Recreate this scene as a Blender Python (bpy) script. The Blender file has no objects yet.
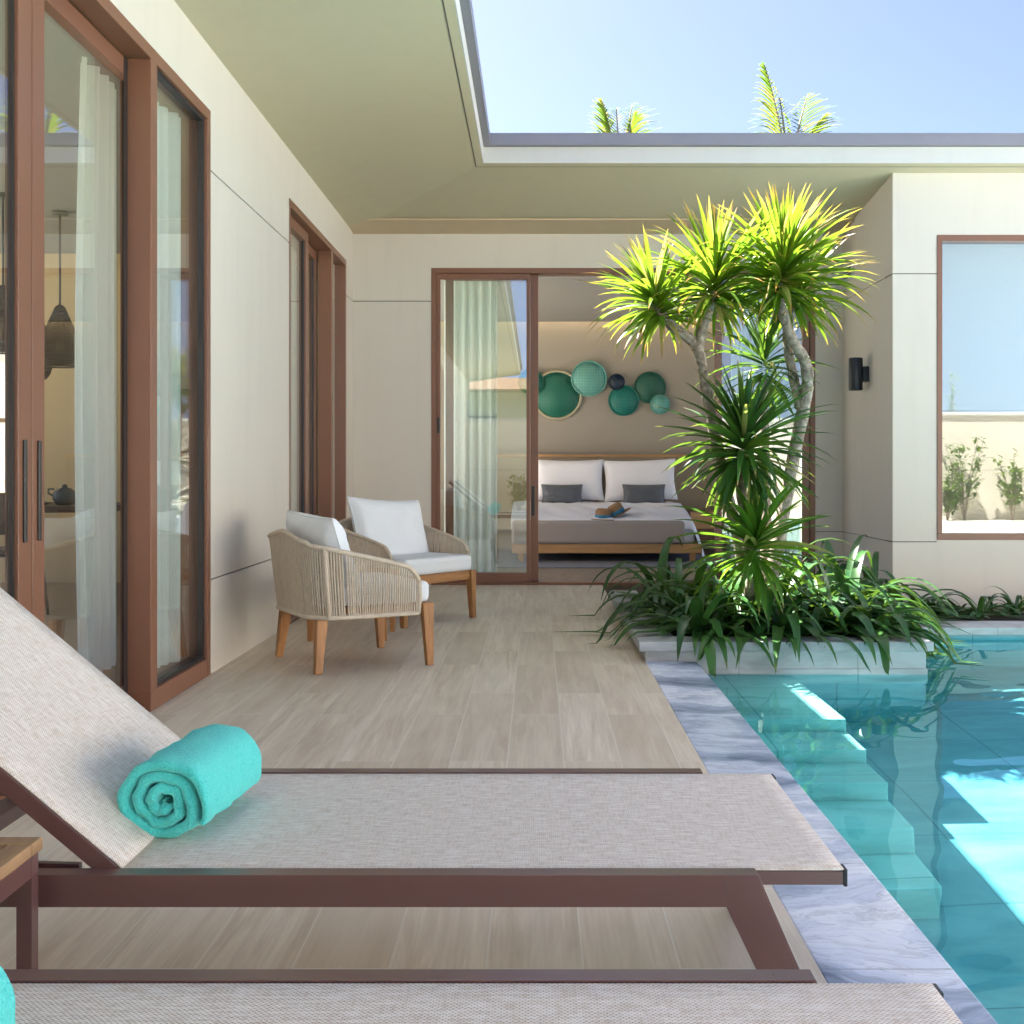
import bpy, bmesh, math, random
from mathutils import Vector, Matrix, noise as mnoise
R = math.radians
S = bpy.context.scene
COL = S.collection
rnd = random.Random(7)
F = 1150.0

# ------------------------------------------------------------------ helpers
class MB:
    """collects shapes and links them as ONE mesh object"""
    def __init__(s): s.v = []; s.f = []; s.sm = []; s.t = []; s.hast = False
    def add(s, vs, fs, smooth=False, ts=None):
        o = len(s.v)
        s.v += [tuple(p) for p in vs]
        s.t += ts if ts else [0.0]*len(vs)
        if ts: s.hast = True
        s.f += [tuple(i+o for i in f) for f in fs]; s.sm += [smooth]*len(fs)
    def box(s, x0, x1, y0, y1, z0, z1):
        v = [(x,y,z) for z in (z0,z1) for y in (y0,y1) for x in (x0,x1)]
        s.add(v, [(0,2,3,1),(4,5,7,6),(0,1,5,4),(2,6,7,3),(0,4,6,2),(1,3,7,5)])
        return s
    def hexa(s, bot, top):
        """bot/top: 4 points each, counter-clockwise from above"""
        s.add(list(bot)+list(top), [(3,2,1,0),(4,5,6,7),(0,1,5,4),(1,2,6,5),(2,3,7,6),(3,0,4,7)]); return s
    def bar(s, a, b, w, h, up=(0,0,1), w2=None, h2=None):
        a = Vector(a); b = Vector(b); d = (b-a).normalized(); u = Vector(up)
        r = d.cross(u)
        if r.length < 1e-4: r = d.cross(Vector((1,0,0)))
        r.normalize(); u = r.cross(d).normalized()
        w2 = w if w2 is None else w2; h2 = h if h2 is None else h2
        q = lambda c,w,h: [c-r*w/2-u*h/2, c+r*w/2-u*h/2, c+r*w/2+u*h/2, c-r*w/2+u*h/2]
        s.hexa(q(a,w,h), q(b,w2,h2)); return s
    def quad(s, a, b, c, d): s.add([a,b,c,d], [(0,1,2,3)]); return s
    def tube(s, pts, rad, n=8, cap=True, smooth=True, closed=False):
        pts = [Vector(p) for p in pts]
        if not isinstance(rad, (list,tuple)): rad = [rad]*len(pts)
        o = []; m = len(pts); ref = None
        for i,p in enumerate(pts):
            if closed: d = (pts[(i+1)%m]-pts[i-1]).normalized()
            else: d = (pts[min(i+1,m-1)]-pts[max(i-1,0)]).normalized()
            if ref is None:
                ref = d.cross(Vector((0,0,1)))
                if ref.length < 1e-3: ref = d.cross(Vector((1,0,0)))
            ref = (ref - d*ref.dot(d)).normalized(); bi = d.cross(ref)
            for k in range(n):
                a = 2*math.pi*k/n
                o.append(p + (ref*math.cos(a)+bi*math.sin(a))*rad[i])
        fs = []
        for i in range(m if closed else m-1):
            j = (i+1)%m
            for k in range(n):
                l = (k+1)%n
                fs.append((i*n+k, i*n+l, j*n+l, j*n+k))
        if cap and not closed:
            fs.append(tuple(range(n))[::-1]); fs.append(tuple((m-1)*n+k for k in range(n)))
        s.add(o, fs, smooth); return s
    def lathe(s, prof, c=(0,0,0), n=24, smooth=True):
        c = Vector(c); o = []
        for r,z in prof:
            for k in range(n):
                a = 2*math.pi*k/n; o.append(c+Vector((r*math.cos(a), r*math.sin(a), z)))
        fs = [(i*n+k, i*n+(k+1)%n, (i+1)*n+(k+1)%n, (i+1)*n+k) for i in range(len(prof)-1) for k in range(n)]
        s.add(o, fs, smooth); return s
    def grid(s, fn, nu, nv, smooth=True, wrapu=False):
        o = [fn(i/(nu if wrapu else nu-1), j/(nv-1)) for j in range(nv) for i in range(nu)]
        fs = []
        for j in range(nv-1):
            for i in range(nu if wrapu else nu-1):
                k = (i+1)%nu
                fs.append((j*nu+i, j*nu+k, (j+1)*nu+k, (j+1)*nu+i))
        s.add(o, fs, smooth); return s
    def strap(s, base, d, L, w, droop, seg=6, fold=.25, side=None, tip=.75, t0=0.0, floor=None):
        """one strap leaf: a folded, tapering, arching blade"""
        p = Vector(base); d = Vector(d).normalized(); o = []; ts = []
        sd = side or d.cross(Vector((0,0,1)))
        if sd.length < 1e-3: sd = Vector((1,0,0))
        sd.normalize(); st = L/seg
        for i in range(seg+1):
            q = i/seg
            ww = w*(min(1, .55+q*1.8) if q < .3 else 1)*(1 if q < tip*.55 else max(0.03, 1-((q-tip*.55)/(1-tip*.55))**1.6))
            nrm = sd.cross(d).normalized()
            o += [p-sd*ww/2+nrm*ww*fold, p, p+sd*ww/2+nrm*ww*fold]; ts += [q]*3
            d = (d+Vector((0,0,-1))*droop/seg*(0.4+1.2*q)).normalized()
            p = p+d*st
            if floor:
                zf = floor(p.x,p.y)+.012+.01*q
                if p.z < zf: p.z = zf; d = Vector((d.x,d.y,max(d.z,-.05))).normalized()
        fs = []
        for i in range(seg):
            a = i*3
            fs += [(a,a+1,a+4,a+3),(a+1,a+2,a+5,a+4)]
        s.add(o, fs, True, ts); return s
    def build(s, name, m, parent=None, world=True, bevel=0, seg=2, sub=0, fixn=False):
        me = bpy.data.meshes.new(name)
        off = Vector((0,0,0))
        if parent is not None and world:
            q = parent
            while q is not None: off += q.location; q = q.parent
        me.from_pydata([tuple(Vector(p)-off) for p in s.v], [], s.f)
        me.polygons.foreach_set('use_smooth', s.sm)
        if s.hast:
            at = me.attributes.new('t', 'FLOAT', 'POINT'); at.data.foreach_set('value', s.t)
        me.update()
        if fixn:
            bm = bmesh.new(); bm.from_mesh(me); bmesh.ops.recalc_face_normals(bm, faces=bm.faces); bm.to_mesh(me); bm.free()
        o = bpy.data.objects.new(name, me); COL.objects.link(o)
        if m: me.materials.append(m)
        if parent is not None: o.parent = parent
        if bevel:
            b = o.modifiers.new('bevel','BEVEL'); b.width = bevel; b.segments = seg; b.limit_method = 'ANGLE'; b.angle_limit = R(40)
        if sub:
            q = o.modifiers.new('sub','SUBSURF'); q.levels = sub; q.render_levels = sub
        return o

def tag(o, label=None, cat=None, group=None, kind=None):
    if label: o['label'] = label
    if cat: o['category'] = cat
    if group: o['group'] = group
    if kind: o['kind'] = kind
    return o
def thing(name, label, cat, loc=(0,0,0), rz=0, group=None):
    o = bpy.data.objects.new(name, None); COL.objects.link(o)
    o.empty_display_size = .1
    o.location = loc; o.rotation_euler = (0,0,rz)
    return tag(o, label, cat, group)
def kids(o): return [c for c in bpy.data.objects if c.parent == o]
def copy_tree(o, parent=None):
    ch = kids(o)
    c = o.copy(); COL.objects.link(c)
    if parent is not None: c.parent = parent
    for k in ch: copy_tree(k, c)
    return c
def P(px, py, Y): return Vector(((px-537)*Y/F, Y, 1+(470-py)*Y/F))

# ------------------------------------------------------------------ materials
class N:
    """small wrapper to wire node trees"""
    def __init__(s, name):
        s.m = bpy.data.materials.new(name); s.m.use_nodes = True
        s.nt = s.m.node_tree; s.nt.nodes.clear()
        s.out = s.nt.nodes.new('ShaderNodeOutputMaterial')
    def n(s, typ, **kw):
        nd = s.nt.nodes.new('ShaderNode'+typ)
        for k,v in kw.items():
            if k.startswith('_'): setattr(nd, k[1:], v)
            else:
                k2 = k.replace('__',' ')
                sock = nd.inputs[int(k2[1:])] if k2[0]=='i' and k2[1:].isdigit() else nd.inputs[k2]
                if isinstance(v, bpy.types.NodeSocket): s.nt.links.new(v, sock)
                else: sock.default_value = v
        return nd
    def coord(s, scale=(1,1,1), loc=(0,0,0), rot=(0,0,0), kind='Object'):
        tc = s.n('TexCoord')
        return s.n('Mapping', Vector=tc.outputs[kind], Scale=scale, Location=loc, Rotation=rot).outputs[0]
    def world(s, scale=(1,1,1), loc=(0,0,0), rot=(0,0,0)):
        g = s.n('NewGeometry')
        return s.n('Mapping', Vector=g.outputs['Position'], Scale=scale, Location=loc, Rotation=rot).outputs[0]
    def noise(s, vec, scale, detail=4, rough=.55, **kw):
        return s.n('TexNoise', Vector=vec, Scale=scale, Detail=detail, Roughness=rough, **kw).outputs['Fac']
    def ramp(s, fac, stops):
        r = s.n('ValToRGB', Fac=fac); e = r.color_ramp.elements
        while len(e) < len(stops): e.new(.5)
        for i,(p,c) in enumerate(stops):
            e[i].position = p; e[i].color = (c if len(c)==4 else (*c,1))
        return r.outputs[0]
    def mix(s, fac, a, b, blend='MIX'):
        m = s.n('Mix', _data_type='RGBA', _blend_type=blend)
        for sock,v in ((m.inputs[0],fac),(m.inputs[6],a),(m.inputs[7],b)):
            if isinstance(v, bpy.types.NodeSocket): s.nt.links.new(v, sock)
            else: sock.default_value = (v if not isinstance(v,tuple) or len(v)==4 else (*v,1))
        return m.outputs[2]
    def math(s, op, a, b=0.0, clamp=False):
        return s.n('Math', _operation=op, _use_clamp=clamp, i0=a, i1=b).outputs[0]
    def bump(s, h, strength=.3, dist=.01):
        return s.n('Bump', Height=h, Strength=strength, Distance=dist).outputs[0]
    def pbr(s, color, rough=.5, normal=None, **kw):
        if isinstance(color, tuple): color = (*color[:3],1)
        a = dict(Base__Color=color, Roughness=rough)
        if normal: a['Normal'] = normal
        a.update(kw)
        b = s.n('BsdfPrincipled', **a); s.fin(b.outputs[0]); return b
    def fin(s, sh): s.nt.links.new(sh, s.out.inputs[0])

def m_plain(name, col, rough=.5, var=.12, scale=6, bump=.0, bscale=80, metallic=0., spec=.5):
    k = N(name); v = k.world()
    f = k.noise(v, scale, 5)
    c = k.mix(f, tuple(x*(1-var) for x in col), tuple(min(1,x*(1+var)) for x in col))
    nm = k.bump(k.noise(v, bscale, 3), bump, .004) if bump else None
    k.pbr(c, rough, nm, Metallic=metallic, **{'Specular__IOR__Level':spec})
    return k.m

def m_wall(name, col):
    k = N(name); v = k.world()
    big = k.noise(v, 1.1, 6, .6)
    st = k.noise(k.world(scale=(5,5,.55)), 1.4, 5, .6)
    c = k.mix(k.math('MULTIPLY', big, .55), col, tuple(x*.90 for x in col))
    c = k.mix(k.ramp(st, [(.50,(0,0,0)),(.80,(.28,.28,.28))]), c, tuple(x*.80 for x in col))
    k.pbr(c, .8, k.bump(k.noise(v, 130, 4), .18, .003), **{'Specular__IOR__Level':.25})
    return k.m

M = {}
M['wall'] = m_wall('painted_render', (.67,.605,.52))
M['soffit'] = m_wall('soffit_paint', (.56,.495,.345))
M['fascia'] = m_wall('fascia_paint', (.62,.60,.56))
M['groove'] = m_plain('groove_shadow_gap', (.13,.11,.09), .8)
M['strip'] = m_plain('tan_bounce_tint', (.56,.43,.28), .6, .08)  # tan puts warm reflected light into the strip's colour
M['coping'] = m_plain('grey_coping_metal', (.23,.22,.25), .5, .08)
M['frame'] = m_plain('brown_aluminium', (.215,.092,.052), .38, .05, bump=.05, bscale=300)
M['frame_dark'] = m_plain('dark_gasket', (.03,.022,.02), .5, .05)
M['lframe'] = m_plain('lounger_aluminium', (.13,.057,.052), .30, .06, bump=.04, bscale=400, spec=.9)
M['black'] = m_plain('black_metal', (.018,.018,.022), .4, .1)
M['handle'] = m_plain('handle_black', (.02,.018,.018), .35, .1)
M['white_fab'] = m_plain('white_fabric', (.80,.80,.82), .9, .04, bump=.25, bscale=260, spec=.2)
M['linen'] = m_plain('bed_linen', (.83,.86,.95), .9, .04, 3, bump=.2, bscale=60, spec=.2)
M['grey_satin'] = m_plain('grey_satin', (.10,.115,.14), .38, .08)
M['upholstery'] = m_plain('grey_beige_upholstery', (.35,.32,.32), .9, .06, bump=.2, bscale=220, spec=.2)
M['headboard'] = m_plain('headboard_fabric', (.30,.25,.19), .9, .08, bump=.2, bscale=150, spec=.2)
M['soil'] = m_plain('dark_soil', (.035,.025,.018), .95, .4, 20, bump=.8, bscale=40)
M['straw'] = m_plain('hat_straw', (.30,.18,.09), .8, .25, 60, bump=.4, bscale=250)
M['ribbon'] = m_plain('hat_ribbon', (.03,.20,.36), .6, .1)
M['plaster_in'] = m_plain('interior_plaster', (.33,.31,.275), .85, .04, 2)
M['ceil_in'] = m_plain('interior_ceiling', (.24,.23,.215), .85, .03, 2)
M['warm_in'] = m_plain('dining_plaster', (.60,.45,.26), .85, .04, 2)
M['rug'] = m_plain('woven_rug', (.20,.21,.24), .95, .3, 60, bump=.6, bscale=120)
M['table_dark'] = m_plain('dark_table_wood', (.075,.045,.03), .45, .2, 12)
M['ceramic'] = m_plain('dark_ceramic', (.05,.07,.075), .25, .1)
M['wicker'] = m_plain('dark_wicker', (.035,.02,.013), .7, .3, 40)
M['grass'] = m_plain('lawn_grass', (.06,.10,.02), .9, .4, 8, bump=.8, bscale=60)
M['house_roof'] = m_plain('clay_roof', (.40,.24,.16), .8, .15, 3)
M['blind'] = None

def wood(name, a, b, scale=(3,40,40), rough=.5, rot=(0,0,0), contrast=1., bump=.1):
    k = N(name); v = k.coord(scale=scale, rot=rot)
    g = k.noise(v, 1.0, 6, .65, Distortion=.4)
    g2 = k.noise(v, 4.0, 3, .6)
    f = k.math('ADD', k.math('MULTIPLY', g, .75), k.math('MULTIPLY', g2, .3))
    c = k.ramp(f, [(.3,a),(.75,b)])
    k.pbr(c, rough, k.bump(f, bump, .003)); return k.m
M['teak'] = wood('teak', (.24,.095,.03), (.56,.27,.095), (22,22,2.2))
M['teak_x'] = wood('teak_rail', (.24,.095,.03), (.56,.27,.095), (3,3,30))
M['teak_old'] = wood('teak_weathered', (.20,.11,.055), (.52,.31,.15), (34,3,20), .65)
M['oak'] = wood('light_oak', (.36,.20,.085), (.56,.34,.16), (2,20,20))
M['dark_panel'] = wood('dark_panel', (.11,.055,.03), (.20,.11,.06), (20,20,1.5))
M['floor_in'] = wood('bedroom_floor', (.20,.15,.11), (.36,.28,.21), (8,1.2,1))

# deck of wood-look tiles, joints run along +Y
def deck():
    k = N('wood_look_deck_tile')
    g = k.n('NewGeometry'); sx = k.n('SeparateXYZ', Vector=g.outputs['Position'])
    u = k.math('ADD', sx.outputs['Y'], 20.05); w = k.math('ADD', sx.outputs['X'], .102+.195*40)
    vec = k.n('CombineXYZ', X=u, Y=w).outputs[0]
    br = k.n('TexBrick', Vector=vec, Color1=(0,0,0,1), Color2=(1,1,1,1), Mortar=(.5,.5,.5,1), Scale=1.0,
             **{'Mortar__Size':.0021,'Mortar__Smooth':.1,'Bias':0.0,'Brick__Width':1.2,'Row__Height':.195})
    br.offset = .37; br.offset_frequency = 2
    tone = k.n('SeparateColor', Color=br.outputs['Color']).outputs[0]
    shift = k.n('CombineXYZ', X=k.math('MULTIPLY', tone, 37.0), Y=k.math('MULTIPLY', tone, 11.0), Z=0.0).outputs[0]
    gv = k.n('VectorMath', _operation='ADD', i0=k.n('Mapping', Vector=vec, Scale=(1.3,17,1)).outputs[0], i1=shift).outputs[0]
    grain = k.noise(gv, 1.0, 7, .68, Distortion=.7)
    gv2 = k.n('VectorMath', _operation='ADD', i0=k.n('Mapping', Vector=vec, Scale=(3,110,1)).outputs[0], i1=shift).outputs[0]
    fine = k.noise(gv2, 1.0, 4, .6)
    cloud = k.noise(k.n('VectorMath', _operation='ADD', i0=k.n('Mapping', Vector=vec, Scale=(.9,2.2,1)).outputs[0], i1=shift).outputs[0], 1.6, 3, .5)
    base = k.ramp(tone, [(0,(.66,.55,.43)),(.5,(.80,.685,.545)),(1,(.87,.765,.63))])
    c = k.mix(k.ramp(grain, [(.32,(1,1,1)),(.62,(0,0,0))]), base, (.53,.41,.295))
    c = k.mix(k.math('MULTIPLY', k.ramp(fine, [(.38,(1,1,1)),(.56,(0,0,0))]), .35), c, (.50,.40,.30))
    c = k.mix(k.math('MULTIPLY', k.ramp(cloud, [(.45,(0,0,0)),(.75,(1,1,1))]), .55), c, (.78,.69,.58))
    dirt = k.noise(k.world(), .8, 5, .6)
    c = k.mix(k.math('MULTIPLY', dirt, .35), c, (.78,.68,.56))
    c = k.mix(k.math('MULTIPLY',br.outputs['Fac'],.7), c, (.80,.74,.66))
    h = k.math('SUBTRACT', k.math('MULTIPLY', fine, .25), k.math('MULTIPLY', br.outputs['Fac'], .8))
    rg = k.math('ADD', k.math('MULTIPLY', dirt, .2), .34)
    k.pbr(c, rg, k.bump(h, .22, .003)); return k.m
M['deck'] = deck()

def marble():
    k = N('grey_blue_marble'); v = k.world(scale=(1,1,1))
    ds = k.n('TexNoise', Vector=v, Scale=1.7, Detail=4).outputs['Color']
    wv = k.n('VectorMath', _operation='ADD', i0=k.n('Mapping', Vector=v, Scale=(.9,2.8,3)).outputs[0],
             i1=k.n('VectorMath', _operation='SCALE', i0=ds, Scale=1.3).outputs[0]).outputs[0]
    big = k.noise(wv, 1.1, 8, .62, Distortion=.6)
    c = k.ramp(big, [(.36,(.13,.17,.27)),(.45,(.37,.43,.56)),(.53,(.62,.67,.80)),(.64,(.82,.85,.93))])
    vein = k.noise(k.n('Mapping', Vector=wv, Scale=(1.6,3,2)).outputs[0], 2.2, 6, .6, Distortion=1.2)
    c = k.mix(k.math('MULTIPLY', k.ramp(vein, [(.47,(0,0,0)),(.5,(1,1,1)),(.53,(0,0,0))]), .35), c, (.15,.17,.22))
    bl = k.noise(v, 2.6, 5, .6)
    c = k.mix(k.math('MULTIPLY', k.ramp(bl, [(.53,(0,0,0)),(.68,(1,1,1))]), .75), c, (.17,.24,.38))
    # slab joints every 0.6 m along Y
    sx = k.n('SeparateXYZ', Vector=v)
    fr = k.math('FRACT', k.math('DIVIDE', k.math('ADD', sx.outputs['Y'], 20.02), .62))
    j = k.math('LESS_THAN', fr, .006)
    c = k.mix(k.math('MULTIPLY', j, .6), c, (.12,.14,.18))
    k.pbr(c, .36, k.bump(k.math('SUBTRACT', k.math('MULTIPLY', big,.3), j), .12, .003)); return k.m
M['marble'] = marble()

def stone(name, c1, c2, tile=.6, grout=(.25,.27,.27), stain=(.22,.21,.19)):
    k = N(name); v = k.world()
    big = k.noise(k.world(scale=(1,2.4,3.2)), 1.6, 7, .62, Distortion=.8)
    c = k.ramp(big, [(.33,c1),(.68,c2)])
    st = k.noise(v, 5, 6, .65)
    c = k.mix(k.math('MULTIPLY', k.ramp(st, [(.55,(0,0,0)),(.75,(1,1,1))]), .5), c, stain)
    if tile:
        sx = k.n('SeparateXYZ', Vector=v); js = None
        for ax,o in (('X',.03),('Y',.13)):
            fr = k.math('FRACT', k.math('DIVIDE', k.math('ADD', sx.outputs[ax], 20+o), tile))
            j = k.math('LESS_THAN', fr, .011)
            js = j if js is None else k.math('MAXIMUM', js, j)
        c = k.mix(k.math('MULTIPLY', js, .7), c, grout)
    k.pbr(c, .5, k.bump(st, .15, .004)); return k.m
M['planter'] = stone('planter_stone', (.25,.26,.265), (.50,.51,.52), .62)
M['pool'] = stone('pool_tile', (.11,.26,.31), (.24,.40,.45), .60, (.03,.10,.12), (.09,.24,.28))
M['step'] = stone('pool_step_stone', (.38,.52,.50), (.62,.72,.69), .60, (.14,.26,.27), (.22,.36,.36))
M['bounce_paving'] = stone('pale_bounce_paving', (.62,.60,.55), (.76,.74,.69), .80, (.5,.48,.44), (.58,.56,.51))
M['white_wall'] = m_wall('white_bounce_wall_paint', (.80,.78,.74))
M['garden_wall'] = m_wall('garden_wall_paint', (.68,.63,.53))

def glass():
    k = N('tinted_glass'); g = k.n('NewGeometry')
    d = k.n('VectorMath', _operation='DOT_PRODUCT', i0=g.outputs['Normal'], i1=g.outputs['Incoming']).outputs['Value']
    f = k.math('POWER', k.math('SUBTRACT', 1.0, k.math('ABSOLUTE', d), True), 5.0)
    f = k.math('ADD', k.math('MULTIPLY', f, .89), .105)
    tr = k.n('BsdfTransparent', Color=(.955,.985,.975,1)); gl = k.n('BsdfGlossy', Color=(1,1,1,1), Roughness=0.0)
    k.fin(k.n('MixShader', i0=f, i1=tr.outputs[0], i2=gl.outputs[0]).outputs[0]); return k.m
M['glass'] = glass()

def water():
    k = N('pool_water'); v = k.world()
    g = k.n('BsdfGlass', Color=(.60,.90,.91,1), Roughness=0.0, IOR=1.333)
    k.fin(g.outputs[0]); return k.m
M['water'] = water()

def cloth_trans(name, col, tl=.4):
    k = N(name)
    v = k.coord()
    nm = k.bump(k.noise(v, 300, 2), .2, .002)
    d = k.n('BsdfDiffuse', Color=(*col,1), Normal=nm); t = k.n('BsdfTranslucent', Color=(*col,1))
    k.fin(k.n('MixShader', i0=tl, i1=d.outputs[0], i2=t.outputs[0]).outputs[0]); return k.m
M['curtain'] = cloth_trans('sheer_curtain', (.82,.86,.83), .4)
M['blind'] = cloth_trans('roller_blind', (.90,.90,.89), .5)

def rope():
    k = N('woven_rope'); v = k.coord()
    tw = k.n('TexWave', Vector=k.n('Mapping', Vector=v, Rotation=(.6,.5,0)).outputs[0], Scale=60.0, Distortion=1.5).outputs['Fac']
    c = k.mix(k.noise(v, 30, 3), (.52,.42,.32), (.80,.69,.56))
    c = k.mix(k.math('MULTIPLY', tw, .35), c, (.38,.30,.21))
    k.pbr(c, .85, k.bump(tw, .4, .002), **{'Specular__IOR__Level':.2}); return k.m
M['rope'] = rope()

def sling():
    k = N('sling_mesh_fabric'); tc = k.n('TexCoord')
    sx = k.n('SeparateXYZ', Vector=tc.outputs['UV'])
    def sn(sock, per, ph=0.): return k.math('SINE', k.math('ADD', k.math('MULTIPLY', sock, 2*math.pi/per), ph))
    uu, vv = sx.outputs['X'], sx.outputs['Y']
    nz = k.noise(k.n('Mapping', Vector=tc.outputs['UV'], Scale=(180,26,1)).outputs[0], 1.0, 2, .5)
    nz2 = k.noise(k.n('Mapping', Vector=tc.outputs['UV'], Scale=(26,180,1)).outputs[0], 1.0, 2, .5)
    w = k.math('MULTIPLY', sn(uu,.0076), sn(vv,.0076))
    fac = k.math('ADD', k.math('MULTIPLY', w, .5), .5)
    c = k.mix(fac, (.57,.465,.37), (.90,.835,.775))
    c = k.mix(k.ramp(nz, [(.45,(0,0,0)),(.62,(.6,.6,.6))]), c, (.60,.49,.39))
    c = k.mix(k.ramp(nz2, [(.45,(0,0,0)),(.62,(.7,.7,.7))]), c, (.92,.865,.81))
    big = k.noise(k.n('Mapping', Vector=tc.outputs['UV'], Scale=(3,3,1)).outputs[0], 1.0, 3, .5)
    c = k.mix(k.math('MULTIPLY', big, .15), c, (.78,.72,.66))
    hole = k.math('LESS_THAN', fac, .18)
    c = k.mix(k.math('MULTIPLY', hole, .5), c, (.16,.12,.09))
    k.pbr(c, .7, k.bump(fac, .35, .002), **{'Specular__IOR__Level':.3}); return k.m
M['sling'] = sling()

def towel_m():
    k = N('turquoise_terry'); v = k.coord()
    n1 = k.noise(v, 230, 3, .75); n2 = k.noise(v, 40, 4, .6)
    c = k.mix(n2, (.07,.76,.71), (.12,.88,.83))
    n1 = k.ramp(n1, [(.36,(0,0,0)),(.62,(1,1,1))])
    c = k.mix(k.math('MULTIPLY', k.math('SUBTRACT', 1.0, n1), .32), c, (.03,.50,.47))
    c = k.mix(k.math('MULTIPLY', n1, .3), c, (.24,.93,.88))
    h = k.math('ADD', k.math('MULTIPLY', n1, .5), k.math('MULTIPLY', n2, .6))
    k.pbr(c, .95, k.bump(h, .7, .006), **{'Specular__IOR__Level':.1, 'Sheen__Weight':.5, 'Sheen__Roughness':.4, 'Sheen__Tint':(.6,1,.97,1)}); return k.m
M['towel'] = towel_m()

def leaf(name, dark, light, tipc, tipstart, trans=.45, rough=.38, dry=(.45,.30,.10), dryamt=.0):
    k = N(name); g = k.n('NewGeometry'); ri = g.outputs['Random Per Island']
    t = k.n('Attribute', _attribute_name='t').outputs['Fac']
    c = k.mix(ri, dark, light)
    ns = k.noise(k.world(), 25, 3)
    c = k.mix(k.math('MULTIPLY', ns, .35), c, tuple(x*.6 for x in dark))
    if dryamt:
        r2 = k.math('FRACT', k.math('MULTIPLY', ri, 17.3))
        c = k.mix(k.math('MULTIPLY', k.math('LESS_THAN', r2, dryamt), .85), c, dry)
    tf = k.ramp(k.math('ADD', t, k.math('MULTIPLY', k.math('FRACT', k.math('MULTIPLY', ri, 7.7)), .12)), [(tipstart,(0,0,0)),(min(1,tipstart+.12),(1,1,1))])
    c = k.mix(tf, c, tipc)
    p = k.n('BsdfPrincipled', Base__Color=c, Roughness=rough)
    ct = k.mix(.35, c, (.36,.60,.035), 'MIX')
    tl = k.n('BsdfTranslucent', Color=ct)
    k.fin(k.n('MixShader', i0=trans, i1=p.outputs[0], i2=tl.outputs[0]).outputs[0]); return k.m
M['leaf_top'] = leaf('dragon_leaf_bright', (.05,.13,.010), (.20,.28,.018), (.46,.22,.06), .84, .5, .35, (.50,.36,.14), .10)
M['leaf_mid'] = leaf('dragon_leaf_green', (.02,.075,.018), (.05,.14,.025), (.25,.17,.06), .95, .35, .32, (.35,.32,.10), .03)
M['leaf_base'] = leaf('dragon_leaf_base', (.04,.13,.012), (.11,.24,.02), (.25,.22,.06), .96, .45, .42, (.40,.36,.12), .05)
M['leaf_lily'] = leaf('lily_leaf', (.014,.065,.02), (.055,.16,.03), (.10,.14,.03), .97, .15, .38, (.30,.24,.06), .05)
M['leaf_palm'] = leaf('palm_leaf', (.07,.15,.02), (.24,.28,.04), (.40,.28,.12), .93, .4, .4, (.42,.30,.10), .12)
M['leaf_shrub'] = leaf('shrub_leaf', (.06,.14,.015), (.18,.30,.03), (.2,.25,.05), .99, .4, .35)
def bark():
    k = N('pale_bark'); v = k.coord()
    n1 = k.noise(v, 26, 7, .7); n2 = k.noise(k.coord(scale=(20,20,90)), 1.4, 5, .65)
    c = k.ramp(n1, [(.32,(.13,.09,.065)),(.5,(.33,.27,.21)),(.68,(.56,.50,.43))])
    c = k.mix(k.math('MULTIPLY', n2, .45), c, (.18,.13,.095))
    k.pbr(c, .85, k.bump(k.math('ADD', n1, n2), .9, .012)); return k.m
M['bark'] = bark()
def disc_m(name, a, b, scale):
    k = N(name); v = k.coord()
    w = k.n('TexWave', Vector=v, Scale=scale, Distortion=3.0, Detail=2.0).outputs['Fac']
    w2 = k.n('TexWave', Vector=k.n('Mapping', Vector=v, Rotation=(0,1.57,0)).outputs[0], Scale=scale).outputs['Fac']
    f = k.math('MULTIPLY', k.math('ADD', w, w2), .5)
    k.pbr(k.mix(f, a, b), .55, k.bump(f, .35, .006)); return k.m
M['disc_green'] = disc_m('woven_disc_green', (.010,.115,.08), (.02,.19,.14), 14)
M['disc_aqua'] = disc_m('woven_disc_aqua', (.05,.26,.24), (.20,.48,.44), 16)
M['disc_navy'] = disc_m('woven_disc_navy', (.005,.018,.045), (.009,.035,.07), 20)
M['disc_teal'] = disc_m('woven_disc_teal', (.006,.14,.12), (.014,.22,.19), 14)
M['disc_forest'] = disc_m('woven_disc_forest', (.013,.09,.065), (.024,.14,.105), 14)
M['rim'] = m_plain('pale_rim', (.42,.40,.28), .5, .1)

# ------------------------------------------------------------------ ground, deck, pool
def struct(name, mb, m, **kw): return tag(mb.build(name, m, **kw), kind='structure')
g = MB()
GX0,GX1,GY0,GY1 = -7.2,10.3,-8.2,15.2
for a in ((-400,GX0,-400,600),(GX1,400,-400,600),(GX0,GX1,-400,GY0),(GX0,GX1,GY1,600)):
    g.quad((a[0],a[2],-.06),(a[1],a[2],-.06),(a[1],a[3],-.06),(a[0],a[3],-.06))
struct('ground', g, M['grass'])
g = MB(); g.box(-12,-6.76,-4,10.4,-.2,-.05); g.box(-12,-2.61,10.41,15.2,-.2,-.05); g.box(3.21,10.3,11.2,15.2,-.2,-.05)  # unseen pale slabs added to bounce sun into the rooms
struct('bounce_courtyard', g, M['bounce_paving'])
WL = -.065; FL = WL-1.13
d = MB(); d.box(-1.6,.566,-8.2,10,-.12,0); 
d.box(-1.6,.566,10,10.14,-.12,-.004)
struct('deck', d, M['deck'])
MX0, MX1 = .566, .834
c = MB(); c.box(MX0,MX1,-3.3,6.02,-.045,.001); c.box(MX1,6.3,-3.3,-3.0,-.045,.001); c.box(6.0,6.3,-3.0,7.29,-.045,.001)
struct('pool_coping', c, M['marble'], bevel=.004)
PX1, PYa, PYb, PXm = 6.0, 6.03, 7.32, 2.03
b = MB()
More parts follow.
